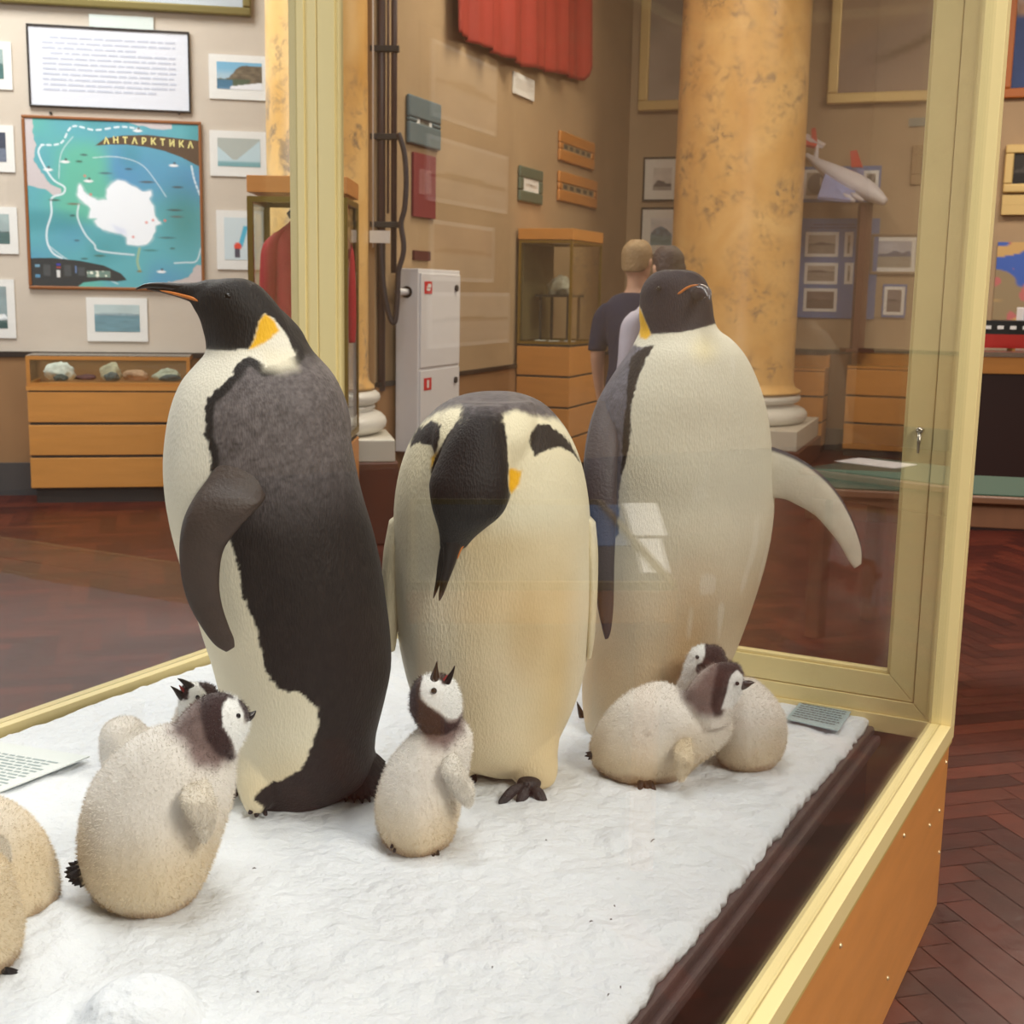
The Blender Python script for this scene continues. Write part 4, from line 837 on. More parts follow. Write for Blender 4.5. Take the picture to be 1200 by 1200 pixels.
def blu(u,v):
    C=np.tile(L3((206,222,230)),(len(u),1)); C=mix(C,L3((70,180,215)),((np.abs(u-.65+.4*(v-.3))<.08)&(v<.7)&(v>.2)).astype(float)); C=mix(C,L3((225,70,50)),sst(-np.hypot((u-.42)/.12,(v-.68)/.09),-1.2,-.8)); C=mix(C,L3((70,70,90)),((np.abs(u-.4)<.08)&(v>.74)&(v<.95)).astype(float)); return C
photo('tall white-mounted photo with a red figure on blue ice, beside the red jacket',(254,247,309,316),blu)
photo('white-mounted photo of an icy shoreline hanging below the map',(102,349,173,400),land((186,206,210),(150,172,180),(110,150,165),hz=.35,amp=.1,seed=8))
# middle wall
t,_=hung('small grey-blue framed photo high on the tan wall beside the pipes','picture',WS,(475,116,513,172),mat('blue_grey_frame',(96,116,124),.4),.14,M_paper,.05,land((120,120,112),(70,66,62),(90,84,78)),'framed_picture')
t,r=hung('dark red text plaque on the tan wall beside the pipes','plaque',WS,(482,181,508,255),None,0,mat('maroon',(128,52,58),.5),name='plaque')
stripes(t,WS,r[0]+.08,r[1]-.08,r[2]+.15,r[3]-.1,.02,16,(196,140,140),(.1,.3))
hung('tiny dark plaque above the white fire cabinet','plaque',WS,(483,294,502,305),None,0,mat('maroon_dark',(84,40,38),.5),name='plaque')
t,r=hung('white paper notice hanging below the red flag','notice',WS,(600,89,624,114),None,0,M_paper,name='paper_notice'); stripes(t,WS,r[0]+.03,r[1]-.03,r[2]+.04,r[3]-.04,.0185,6,(190,180,170),(.03,.1))
def shipp(u,v):
    C=np.tile(L3((214,206,196)),(len(u),1)); C=mix(C,L3((60,56,56)),((v>.72)&(v<.85)&(np.abs(u-.5)<.33)).astype(float)); C=mix(C,L3((70,66,66)),((np.abs(u-.5)<.03)&(v>.2)&(v<.75)).astype(float)); C=mix(C,L3((90,84,80)),((np.abs(v-.4)<.03)&(np.abs(u-.5)<.2)).astype(float)); C=mix(C,L3((120,112,108)),((np.abs(v-.6)<.02)&(np.abs(u-.5)<.26)).astype(float)); return C
hung('small framed drawing of a ship above the glass cabinet with orange top','picture',WS,(606,197,633,238),mat('green_grey_frame',(92,104,88),.4),.09,M_paper,.06,shipp,'framed_picture')
def grp(seed):
    def fn(u,v):
        C=np.tile(L3((150,132,100)),(len(u),1)); C=mix(C,L3((70,66,58)),((np.abs((u*5)%1-.5)<.28)&(np.abs(v-.5)<.3)).astype(float)); return C*(1+.2*n2(u,v,20,20,seed))[:,None]
    return fn
hung('brown-framed group picture near the far corner, upper of two','picture',WS,(653,160,694,194),M_oak,.10,None,.0,grp(2),'framed_picture')
hung('brown-framed group picture near the far corner, lower of two','picture',WS,(652,206,697,240),M_oak,.10,None,.0,grp(5),'framed_picture')
# red flag draped on the wall
fp=[(529,-60),(690,-60),(688,95),(613,79),(531,38)]
pts=[]; nu,nv=60,24; vv=[];ff=[]
for i in range(nu+1):
    x=530+(689-530)*i/nu; yb=np.interp(x,[530,560,613,650,682,689],[38,54,78,86,95,70])
    for j in range(nv+1):
        y=-70+(yb+70)*j/nv; aq,zq=WS.st(x,y,.05); o=.07+.03*math.sin(i*.55+.02*j)+.02*math.sin(i*1.3+1)
        vv.append(WS.pt(aq,zq,o))
ff=[(i*(nv+1)+j,i*(nv+1)+j+1,(i+1)*(nv+1)+j+1,(i+1)*(nv+1)+j) for i in range(nu) for j in range(nv)]
fl=mkobj('flag',vv,ff,mat('red_cloth',(158,48,34),.7,var=.1,vscale=3),None,smooth=True); fl.modifiers.new('s','SOLIDIFY').thickness=.004
tag(fl,'dark red flag draped high on the tan wall in the middle','flag')
# right wall
hung('tall gold-framed painting hidden in part by the broad column','painting',WR,(755,-190,955,128),M_gold,.10,None,.0,land((104,112,122),(150,142,140),(160,148,140),hz=.4,amp=.2,seed=3),'framed_painting',depth=.09)
def seap(u,v):
    C=np.tile(L3((148,128,116)),(len(u),1))*(1+.12*n2(u,v,3,6,3))[:,None]; k=np.abs(v-(.88-.3*u**2)-.02*n2(u,v,9,2,1)); C=mix(C,L3((90,68,50)),sst(-k,-.03,-.005)*sst(u,.1,.5)); C=mix(C,L3((176,146,110)),sst(v,.2,.6)*sst(.86-.3*u-v,0,.1)*.5); return C
hung('wide gold-framed landscape painting at the top right behind the model plane','painting',WR,(978,-170,1168,120),M_gold,.10,None,.0,seap,'framed_painting',depth=.09,nu=60,nv=50)
hung('pale blue-grey caption plate under the wide landscape painting','plaque',WR,(1065,138,1106,148),None,0,mat('plate_blue',(128,138,134),.5),name='caption_plate')
hung('small brown-framed dark picture on the right wall','picture',WR,(1068,170,1102,217),mat('br_frame',(150,122,84),.5),.10,None,0,land((96,82,76),(80,66,58),(90,76,66)),'framed_picture')
def zig(u,v): C=np.tile(L3((214,212,206)),(len(u),1)); return mix(C,L3((128,124,84)),sst(.28+.25*n2(u,u*0,14,1,2)-np.abs(v-.45),-.02,.06))
hung('white print of a greenish row of trees above the pale map poster','print',WR,(1110,198,1152,230),None,0,M_paper,.0,zig,'mounted_photo',split_border=(.01,.01,.01,.01))
hung('white-framed photo beside the broad column, upper of two behind the visitors','picture',WR,(754,184,800,236),M_thinblk,.02,M_paper,.09,land((215,210,208),(90,88,94),(160,156,156),hz=.8,amp=.5,seed=9),'framed_picture')
hung('white-framed sheet beside the broad column, lower of two above the visitors',
 'picture',WR,(751,243,800,300),M_thinblk,.02,M_paper,.09,land((215,216,222),(110,130,150),(120,150,160),hz=.6,amp=.3,seed=10),'framed_picture')
M_blue=mat('panel_blue',(98,122,176),.55)
def panel(label,px,pics,name='picture_board',base=None):
    t,r=hung(label,'picture board',WR,px,None,0,base or M_blue,name=name,depth=.035)
    for q,fn in pics:
        a,b,c_,d=WR.rect(*q); mb=MB(); WR.box(mb,a,b,c_,d,.0215,.026); o=mb.build('photo_mount',M_paper if True else None,t); painted('photo',o,WR,a+.03,b-.03,c_+.03,d-.03,.0275,30,22,fn)
    return t,r
sep=lambda seed,**k: land((178,168,158),(88,80,80),(150,140,132),seed=seed,**k)
t,r=panel('tall blue panel with three sepia photos in a column, left of the brown pole',(935,256,1028,373),[((944,272,983,301),sep(3)),((943,308,982,333),sep(7,hz=.4)),((942,338,981,365),land((120,104,100),(90,76,74),(100,88,84),seed=4)),((990,272,1000,301),sep(5)),((990,308,1000,333),sep(6))])
stripes(t,WR,r[0]+.1,r[1]-.1,r[3]-.11,r[3]-.05,.0225,2,(70,86,130),(.05,.2))
def rnd(u,v):
    C=np.tile(L3((168,160,150)),(len(u),1)); C=mix(C,L3((104,96,94)),sst(-np.hypot(u-.5,v-.5),-.48,-.44)); C=mix(C,L3((190,184,180)),sst(-np.hypot((u-.7)/.06,(v-.4)/.2),-1.2,-.8)); return C
panel('wide blue panel with round dark pictures behind the model plane',(939,195,1032,237),[((942,199,973,233),rnd),((1012,200,1030,222),rnd)])
hung('framed photo of a blue mountain right of the brown pole','picture',WR,(1020,274,1077,322),mat('grey_fr',(130,112,92),.5),.03,M_paper,.04,land((176,180,196),(62,84,122),(150,146,136),hz=.55,amp=.45,seed=15),'framed_picture')
panel('small grey-blue panel with a dark photo below the blue mountain picture',(1034,333,1062,372),[((1036,336,1060,369),land((120,110,116),(70,66,80),(110,100,104),seed=2))])
CT2=[(.30,.25),(.45,.22),(.62,.18),(.80,.20),(1.2,.18),(1.2,.82),(.80,.80),(.55,.80),(.42,.72),(.38,.62),(.28,.55),(.22,.45),(.30,.38)]
def pmap(u,v):
    C=np.tile(L3((120,140,168)),(len(u),1))*(1+.05*n2(u,v,6,6,2))[:,None]; w=psd(CT2,u,v)+.02*n2(u,v,20,20,3); C=mix(C,L3((208,184,178)),sst(w,-.01,.01)); C=mix(C,L3((215,215,215)),((np.abs(v-.11)<.008)&(u>.5)&(n2(u,v,60,1,1)>-.2)).astype(float)); return C
hung('pale blue poster with a pink-white continent, seen through the right door frame','poster',WR,(1091,246,1160,378),None,0,M_blue,0,pmap,'poster',split_border=(0,0,0,0),nu=90,nv=120)
hung('colourful framed mountain painting at the upper right edge','painting',WR,(1181,-120,1300,114),mat('orange_frame',(176,100,40),.4),.09,None,0,land((160,140,130),(150,120,100),(44,66,116),hz=.55,amp=.2,seed=19),'framed_painting',depth=.06)
hung('small dark portrait in a gold frame at the right edge','painting',WR,(1177,170,1232,226),M_gold,.08,None,0,land((44,40,36),(70,66,62),(24,20,18),hz=.6,amp=.4,seed=20),'framed_painting',depth=.08)
hung('long gold frame whose top shows below the dark portrait at the right edge','painting',WR,(1174,229,1262,252),M_gold,.09,M_brownp,0,None,'framed_painting',depth=.08)
def multi(u,v):
    C=np.tile(L3((150,134,104)),(len(u),1)); C=mix(C,L3((64,100,190)),sst(n2(u,v,4,4,31),0,.15)); C=mix(C,L3((190,110,110)),sst(n2(u,v,6,6,33),.45,.5)); return mix(C,L3((206,170,110)),sst(n2(u,v,3,8,37),.5,.55))
hung('brightly patterned blue and tan poster at the right edge above the ship model','poster',WR,(1166,284,1290,376),None,0,M_blue,0,multi,'poster',split_border=(0,0,0,0),nu=60,nv=50)

# ------------------------------------------------------------------ furniture
class Fr:
    """local frame for boxes: origin o, right r, back b"""
    def __init__(s,o,az): s.o=Vector(o); s.b=adir(az); s.r=Vector((s.b.y,-s.b.x,0))
    def P(s,x,y,z): return s.o+s.r*x+s.b*y+Vector((0,0,z))
    def box(s,mb,x0,x1,y0,y1,z0,z1): return mb.box(s.P(x0,y0,z0),s.r*(x1-x0),s.b*(y1-y0),(0,0,z1-z0))
def drawers(t,f,w,d,z0,z1,n,gap=.02,m=None):
    mb=MB(); f.box(mb,.01,w-.01,.012,d,z0,z1); mb.build('carcass',M_grap,t)
    h=(z1-z0)/n
    for i in range(n):
        mb=MB(); f.box(mb,0,w,0,d-.01,z0+i*h+gap/2,z0+(i+1)*h-gap/2); mb.build('drawer',m or M_draw,t,bevel=.004)
def vit(t,f,w,d,z0,z1,pw=.022,m=M_brass):
    for x in (0,w-pw):
        for y in (0,d-pw): mb=MB(); f.box(mb,x,x+pw,y,y+pw,z0,z1); mb.build('frame_post',m,t)
    mb=MB()
    for z in (z0,z1-pw):
        f.box(mb,pw,w-pw,0,pw,z,z+pw); f.box(mb,pw,w-pw,d-pw,d,z,z+pw); f.box(mb,0,pw,pw,d-pw,z,z+pw); f.box(mb,w-pw,w,pw,d-pw,z,z+pw)
    mb.build('frame_rails',m,t)
    mb=MB(); f.box(mb,pw,w-pw,.004,.008,z0+pw,z1-pw); mb.build('glass_pane',M_glassthin,t)
    mb=MB(); f.box(mb,.004,.008,pw,d-pw,z0+pw,z1-pw); mb.build('glass_pane',M_glassthin,t); mb=MB(); f.box(mb,w-.008,w-.004,pw,d-pw,z0+pw,z1-pw); mb.build('glass_pane',M_glassthin,t)
def rock(label,p,r,colr,seed,cat='rock',grp='rocks in the low showcase'):
    g=np.random.default_rng(seed); bm=bmesh.new(); bmesh.ops.create_icosphere(bm,subdivisions=4,radius=1)
    V=np.array([v.co for v in bm.verts]); V=V*(1+.25*vn(V+seed*3,1.3)+.12*vn(V+seed*5,3.5)+.05*vn(V,9))[:,None]*np.array(r); Fc=[tuple(v.index for v in f.verts) for f in bm.faces]; bm.free()
    V[:,2]=np.maximum(V[:,2],-r[2]*.7); V[:,2]+=r[2]*.7
    o=mkobj('rock',V+np.array(p),Fc,mat('rock_%d'%colr[0],colr,.9,var=.35,vscale=14,bump=.6,bscale=40),None,smooth=True); return tag(o,label,cat,grp)
# low showcase under the map
p0=at_y(32,440,9.02); p1=at_y(218,440,9.06); w=(p1-p0).length
f=Fr((p0.x,9.02,0),-11+0); f.o.y=9.0
w=1.11; t=thing('low_showcase','low showcase of rock samples with three wide drawers under the map','showcase',f.P(w/2,.24,0))
zt=.98; zd=.80; drawers(t,f,w,.46,.10,zd,3); mb=MB(); f.box(mb,.03,w-.03,.03,.44,0,.10); mb.build('toe_base',M_grap,t)
mb=MB(); f.box(mb,-.005,w+.005,-.005,.47,zd+.001,zd+.03); mb.build('shelf_board',M_draw,t); vit(t,f,w,.46,zd+.031,zt+.06,.025,M_oak)
mb=MB(); f.box(mb,.03,w-.03,.44,.452,zd+.06,zt+.03); mb.build('back_board',M_draw,t)
mb=MB(); f.box(mb,.0,w,.0,.46,zt+.061,zt+.066); mb.build('glass_top',M_glassthin,t)
for i,(x,rr,c_,lb) in enumerate(((.19,(.095,.07,.07),(228,228,222),'white crystalline rock, leftmost in the low showcase'),(.21,(.05,.04,.028),(92,98,96),'small grey-green stone leaning before the white rock'),(.37,(.08,.05,.022),(96,58,60),'flat dark red stone in the low showcase'),(.55,(.075,.06,.072),(196,186,160),'pale mottled rock in the middle of the low showcase'),(.56,(.05,.035,.035),(100,104,104),'grey stone in front of the pale mottled rock'),(.72,(.085,.06,.045),(190,150,122),'pinkish brown rock in the low showcase'),(.93,(.09,.06,.05),(186,186,168),'pale green-grey rock at the right of the low showcase'),(.96,(.075,.03,.028),(84,92,94),'dark grey slab at the right end of the low showcase'))):
    q=f.P(x,.24 if i not in(1,4,7) else .13,zd+.06); rock(lb,tuple(q),rr,c_,i+1)
# tall case with red jacket
D=7.02; q0=at_y(289,230,D); q1=at_y(407,230,D); w=q1.x-q0.x; f=Fr((q0.x,D,0),0); 
zt=at_y(348,206,D).z; zb=at_y(348,226,D).z
t=thing('glass_cabinet','tall glass cabinet with orange wooden top holding a red jacket','cabinet',f.P(w/2,.25,0))
mb=MB(); f.box(mb,0,w,0,.5,zb,zt); mb.build('top_board',M_ply,t,bevel=.003)
vit(t,f,w,.5,.72,zb-.02,.03); drawers(t,f,w,.5,.08,.70,2,m=M_ply); mb=MB(); f.box(mb,.02,w-.02,.02,.48,0,.08); mb.build('toe_base',M_grap,t)
jk=thing('red_jacket','red polar jacket with grey collar displayed inside the tall glass cabinet','jacket',f.P(w*.52,.25,.75)); cx=f.P(w*.53,.25,0)
zs=lambda y: at_y(340,y,D+.25).z
st=[(cx+Vector((0,0,.80)),Vector((.20,0,0)),Vector((0,.10,0))),(cx+Vector((0,0,1.2)),Vector((.19,0,0)),Vector((0,.10,0))),(cx+Vector((0,0,zs(300))),Vector((.19,0,0)),Vector((0,.11,0))),(cx+Vector((0,0,zs(276))),Vector((.18,0,0)),Vector((0,.10,0))),(cx+Vector((0,0,zs(262))),Vector((.11,0,0)),Vector((0,.075,0))),(cx+Vector((0,0,zs(255))),Vector((.08,0,0)),Vector((0,.06,0)))]
v,ff=loft(st,36,6); MR=mat('jacket_red',(178,30,42),.65,bump=.6,bscale=14,var=.1); jb=mkobj('body',v,ff,MR,jk,smooth=True)
for sx in (-1,1):
    st=[(cx+Vector((sx*.13,0,zs(270))),Vector((.06,0,.02)),Vector((0,.07,0))),(cx+Vector((sx*.195,-.01,zs(290))),Vector((.055,0,0)),Vector((0,.065,0))),(cx+Vector((sx*.215,-.02,zs(325))),Vector((.05,0,0)),Vector((0,.06,0))),(cx+Vector((sx*.225,-.03,zs(375))),Vector((.045,0,0)),Vector((0,.05,0))),(cx+Vector((sx*.225,-.03,zs(400))),Vector((.04,0,0)),Vector((0,.045,0)))]
    v,ff=loft(st,24,6); mkobj('sleeve',v,ff,MR,jk,smooth=True)
st=[(cx+Vector((0,0,zs(259))),Vector((.085,0,0)),Vector((0,.07,0))),(cx+Vector((0,.0,zs(248))),Vector((.115,0,.01)),Vector((0,.08,0))),(cx+Vector((0,0,zs(242))),Vector((.075,0,.01)),Vector((0,.06,0)))]
v,ff=loft(st,30,5); mkobj('collar',v,ff,mat('collar_grey',(84,88,104),.7),jk,smooth=True)
mb=MB(); mb.tube([cx+Vector((0,-.112,.82)),cx+Vector((0,-.112,zs(275)))],.004,6); mb.build('zip',M_grap,jk)
sd_=MB(); sd_.tube([cx+Vector((0,0,.753)),cx+Vector((0,0,.80))],.03,12); sd_.lathe((cx.x,cx.y,.751),[(.12,0),(.12,.012)],24); sd_.build('stand',M_grap,jk)
# pipes and hose
t=thing('water_pipes','dark vertical pipes with clamps running down beside the yellow column','pipes',at_y(452,380,8.33))
def vp(x,ya,yb,Y,r,nm='pipe',m=None): mb=MB(); a=at_y(x,ya,Y); b_=at_y(x,yb,Y); a.x=(a.x+b_.x)/2; b_.x=a.x; mb.tube([a,b_],r,14); return mb.build(nm,m or mat('pipe_brown',(80,62,62),.4),t,True)
top_=-260; vp(447,top_,458,8.33,.026); vp(462,top_,320,8.33,.019); vp(437,top_,290,8.22,.005,'cable',M_white); vp(455,top_,250,8.36,.008,'cable',mat('cable_brown',(110,88,80),.5))
for y in (57,160,263): mb=MB(); a=at_y(434,y,8.31); b_=at_y(468,y-1,8.31); mb.box(a+Vector((0,-.028,-.018)),(b_.x-a.x,0,0),(0,.05,0),(0,0,.036)); mb.build('clamp',M_grap,t,bevel=.004)
h=thing('hose','dark flat hose looping down beside the white fire cabinet','hose',at_y(466,378,8.2)); mb=MB()
P5=[at_y(x,y,8.2) for x,y in ((467,156),(474,180),(476,215),(474,245),(470,262),(473,285),(472,300),(467,318),(466,345),(463,376),(457,372),(450,340),(447,300),(446,285))]
mb.tube([Vector(cr(np.array([tuple(p) for p in P5]),k/6)) for k in range(0,13*6+1)],.017,10); mb.build('hose_tube',mat('hose_dark',(58,50,56),.55),h,True)
o=MB(); a=at_y(433,270,8.17); b_=at_y(457,285,8.17); o.box((a.x,8.17,b_.z),(b_.x-a.x,0,0),(0,.01,0),(0,0,a.z-b_.z)); tag(o.build('paper_tag',M_paper,bevel=.001),'white paper tag hanging on the dark pipes','tag')
# fire cabinet
Pa=WS.st(457,420)[0]; zt,zb=1.677,.484; t=thing('fire_cabinet','white fire hose cabinet with two doors and red square signs','cabinet',WS.pt(Pa+.34,zb,.1))
mb=MB(); WS.box(mb,Pa,Pa+.70,zb,zt,.04,.20); mb.build('body',M_white,t,bevel=.006)
for za,zb_ in ((zb+.555,zt-.03),(zb+.03,zb+.535)):
    mb=MB(); WS.box(mb,Pa+.02,Pa+.68,za,zb_,.2005,.212); d_=mb.build('door',M_white,t,bevel=.003)
    mb=MB(); q=WS.pt(Pa+.60,zb_-.09,.213); mb.tube([q,q+WS.n*.012],.022,16); mb.build('lock',M_grap,d_)
    mb=MB(); WS.box(mb,Pa+.07,Pa+.19,zb_-.13,zb_-.05,.2125,.215); mb.build('sign',mat('sign_red',(206,36,44),.5),d_)
    mb=MB()
    if za>1: WS.box(mb,Pa+.10,Pa+.16,zb_-.11,zb_-.095,.2155,.2165); WS.box(mb,Pa+.12,Pa+.17,zb_-.09,zb_-.065,.2155,.2165); WS.box(mb,Pa+.10,Pa+.125,zb_-.09,zb_-.08,.2155,.2165)
    else: WS.box(mb,Pa+.115,Pa+.145,zb_-.115,zb_-.065,.2155,.2165)
    mb.build('symbol',M_paper,d_)
q=WS.pt(Pa+.0,zt-.15,.12); mb=MB(); mb.tube([q-WS.d*.14,q+WS.d*.03],.022,12); mb.build('pipe_stub',M_white,t,True)
mb=MB(); mb.tube([q-WS.d*.006,q+WS.d*.002],.038,16); mb.build('hole_rim',M_black,t)
# glass cabinet by the middle wall
Pb=WS.st(603,340)[0]; L_=.85; dpt=.46; zt=WS.pt(Pb,0,.2); 
f=Fr(WS.pt(Pb,0,.03),20); Dn=f.o.length
def zat(y,x=634): return at_y(x,y,f.o.y).z
t=thing('glass_cabinet','glass cabinet on orange drawers with a white exhibit, near the visitors','cabinet',f.P(.23,.4,0))
zT,zB=zat(268),zat(281); mb=MB(); f.box(mb,-.005,dpt+.005,-.005,L_,zB,zT); mb.build('top_board',M_draw,t,bevel=.003)
zG=zat(403); vit(t,f,dpt,L_,zG,zB-.005,.022); drawers(t,f,dpt,L_,.10,zG-.01,4,.018); mb=MB(); f.box(mb,.02,dpt-.02,.02,L_-.02,0,.10); mb.build('toe_base',M_grap,t)
mb=MB(); f.box(mb,.02,.03,.03,L_-.03,zG+.03,zB-.03); mb.build('back_board',mat('case_back',(120,104,70),.7),t)
mb=MB(); zz=zat(345); f.box(mb,.08,.38,.2,.6,zz-.02,zz); 
for a_,b_ in ((.10,.25),(.34,.25),(.10,.55),(.34,.55)): f.box(mb,a_,a_+.02,b_,b_+.02,zG+.023,zz-.02)
st_=mb.build('exhibit_stand',M_grap); tag(st_,'small dark stand inside the glass cabinet near the visitors','stand')
rock('white bird-like stuffed exhibit in the glass cabinet near the visitors',tuple(f.P(.24,.4,zz)),(.10,.14,.09),(222,216,200),31,'exhibit',None)
for i,(x,y) in enumerate(((.12,.10),(.24,.09),(.36,.14))): mb=MB(); f.box(mb,x,x+.08,y,y+.06,zG+.023,zG+.03); o=mb.build('caption_card',M_paper); tag(o,'small white caption card on the glass cabinet floor','card','caption cards in the glass cabinet')
# cabinets along the right wall
def rcab(label,xa,xb,vitrine=True):
    a0=WR.st(xa,480,.47)[0]; a1=WR.st(xb,480,.47)[0]; t=thing('drawer_cabinet',label,'cabinet',WR.pt((a0+a1)/2,0,.25)); n=3
    zT=WR.st((xa+xb)/2,434,.47)[1]; z0=.06; mb=MB(); WR.box(mb,a0+.01,a1-.01,0.0,zT-.01,.06,.455); mb.build('carcass',M_grap,t); h=(zT-z0)/n
    for i in range(n): mb=MB(); WR.box(mb,a0,a1,z0+i*h+.01,z0+(i+1)*h-.01,.07,.47); mb.build('drawer',M_draw,t,bevel=.004)
    zz=WR.st((xa+xb)/2,416,.47)[1]; mb=MB(); WR.box(mb,a0,a1,zT,zT+.02,.06,.47); WR.box(mb,a0,a1,zT+.02,zz,.06,.09); mb.build('tray',M_draw,t)
    mb=MB(); WR.box(mb,a0,a1,zz,zz+.006,.06,.47); WR.box(mb,a0,a1,zT+.02,zz,.464,.47); mb.build('glass_top',M_glassthin,t)
    return a0,a1,zz
rcab('orange drawer cabinet against the right wall, beside the broad column',905,964); ra,rb,rz=rcab('longer orange drawer cabinet against the right wall, below the blue panels',990,1152)
# model plane on pole
D=WR.st(1003,420,.3); pc=WR.pt(D[0],rz+.007,.27); t=thing('model_plane_stand','brown wooden pole carrying the model plane','stand',pc)
zt=WR.st(1003,238,.27)[1]; mb=MB(); mb.box(pc+Vector((-.06,-.05,0)),(.12,0,0),(0,.1,0),(0,0,zt-pc.z)); mb.build('pole',mat('pole_brown',(98,56,34),.5),t,bevel=.005)
mb=MB(); mb.box(pc+Vector((-.14,-.12,0)),(.28,0,0),(0,.24,0),(0,0,.03)); mb.build('foot_block',mat('pole_brown'),t)
def wp(x,y,out=.27): a_,z_=WR.st(x,y,out); return WR.pt(a_,z_,out)
t=thing('model_plane','white model aircraft with red tail fins on the brown pole','model plane',wp(1003,236)); MPW=mat('plane_white',(222,218,226),.35); MPR=mat('plane_red',(200,58,44),.45); MPB=mat('plane_blue',(150,160,210),.4)
fu=[(wp(945,181,.25),.02),(wp(955,189,.27),.042),(wp(972,200,.29),.078),(wp(990,210,.31),.10),(wp(1008,219,.34),.105),(wp(1024,228,.37),.08),(wp(1038,237,.40),.035),(wp(1045,241,.42),.012)]
mb=MB(); P6=np.array([[*p,r] for p,r in fu]); R6=[cr(P6,k/5) for k in range(31)]; mb.tube([Vector(r[:3]) for r in R6],[float(max(r[3],.008)) for r in R6],18); mb.build('fuselage',MPW,t,True)
def plate(nm,pts,m,th=.03,ax=None):
    A=[Vector(p) for p in pts]; nrm=(A[1]-A[0]).cross(A[2]-A[0]).normalized()*th*.5; n=len(A); mb=MB(); mb.add([p+nrm for p in A]+[p-nrm for p in A],[tuple(range(n)),tuple(range(2*n-1,n-1,-1))]+[(i,n+i,n+(i+1)%n,(i+1)%n) for i in range(n)]); o=mb.build(nm,m,t); bm=bmesh.new(); bm.from_mesh(o.data); bmesh.ops.recalc_face_normals(bm,faces=bm.faces); bm.to_mesh(o.data); bm.free(); return o
plate('wing',[wp(968,200,.3),wp(1004,222,.36),wp(996,236,.62),wp(958,232,.62)],MPB); plate('wing',[wp(990,210,.3),wp(1012,220,.3),wp(1012,200,.1),wp(1000,196,.1)],MPB)
plate('tail_fin',[wp(998,196,.22),wp(1011,196,.25),wp(1004,176,.2),wp(997,178,.2)],MPR)
mb=MB(); mb.tube([wp(955,188,.27),wp(957,178,.27),wp(958,168,.26)],[.03,.02,.012],8); mb.build('tail_strut',MPW,t)
plate('tailplane',[wp(942,160,.35),wp(945,158,.25),wp(967,170,.15),wp(964,173,.25)],MPW); plate('tail_fin',[wp(951,162,.26),wp(958,168,.26),wp(956,150,.25),wp(951,151,.25)],MPR); plate('tail_fin',[wp(937,169,.35),wp(955,173,.30),wp(958,168,.26),wp(946,165,.30)],MPR)
for x,y in ((993,231),(1003,230)): mb=MB(); P7=[wp(x-5,y-3,.5),wp(x,y,.55),wp(x+8,y+5,.6)]; mb.tube(P7,[.014,.028,.014],12); mb.build('engine',MPW,t,True)
# ship model on a dark case at the right edge
def at2(x,y,Y=8.6): return at_y(x,y,Y)
a=at2(1148,437); b_=at2(1300,437); f=Fr((a.x,8.6,0),0); w=b_.x-a.x
zt,zm=at2(1180,415).z,at2(1180,438).z
t=thing('dark_cabinet','dark brown cabinet with orange top band at the right edge','cabinet',f.P(w/2,.35,0)); mb=MB(); f.box(mb,.0,w,.02,.7,.0,zm-.002); mb.build('body',mat('void_brown',(44,20,14),.5),t)
mb=MB(); f.box(mb,-.02,w+.02,0,.72,zm,zt-.02); mb.build('top_band',M_oak,t); mb=MB(); f.box(mb,-.02,w+.02,-.01,.72,zt-.019,zt+.012); mb.build('metal_edge',mat('chrome'),t)
s=thing('ship_model','model ship with black upper hull and red underside on the dark cabinet','ship model',f.P(w/2,.35,zt+.012))
def hull(z0,z1,m,nm,k0,k1):
    P=[];n=17
    for z,k in ((z0,k0),(z1,k1)):
        for i in range(n):
            u=i/(n-1); wd=.10*k*math.sin(PI*min(1,u*1.3+.08) if u<.4 else PI*.5)**.6*(1 if u<.85 else (1-(u-.85)/.25)); P.append(f.P(-.0+u*(w-.02)+.03,.30-wd,z)); 
        for i in range(n-1,-1,-1):
            u=i/(n-1); wd=.10*k*math.sin(PI*min(1,u*1.3+.08) if u<.4 else PI*.5)**.6*(1 if u<.85 else (1-(u-.85)/.25)); P.append(f.P(-.0+u*(w-.02)+.03,.30+wd,z))
    N_=2*n; F_=[tuple(range(N_))[::-1],tuple(range(N_,2*N_))]+[(i,(i+1)%N_,N_+(i+1)%N_,N_+i) for i in range(N_)]; return mkobj(nm,P,F_,m,s)
zh=at2(1180,392,8.8).z; zk=at2(1180,376,8.8).z; hull(zt+.03,zh,mat('hull_red',(170,30,28),.4),'lower_hull',.6,1.0); hull(zh+.0005,zk,mat('hull_black',(34,36,36),.4),'upper_hull',1.0,1.08)
for i in range(9): mb=MB(); f.box(mb,.08+i*.085,.12+i*.085,.185,.192,zh+.035,zh+.058); mb.build('porthole',M_paper,s)
mb=MB(); f.box(mb,.35,.75,.24,.36,zk+.001,zk+.09); f.box(mb,.45,.65,.25,.35,zk+.09,zk+.15); mb.build('superstructure',M_white,s,bevel=.004)
mb=MB(); f.box(mb,.3,.32,.25,.35,zt+.012,zt+.03); f.box(mb,.7,.72,.25,.35,zt+.012,zt+.03); mb.build('cradle',M_oak,s)
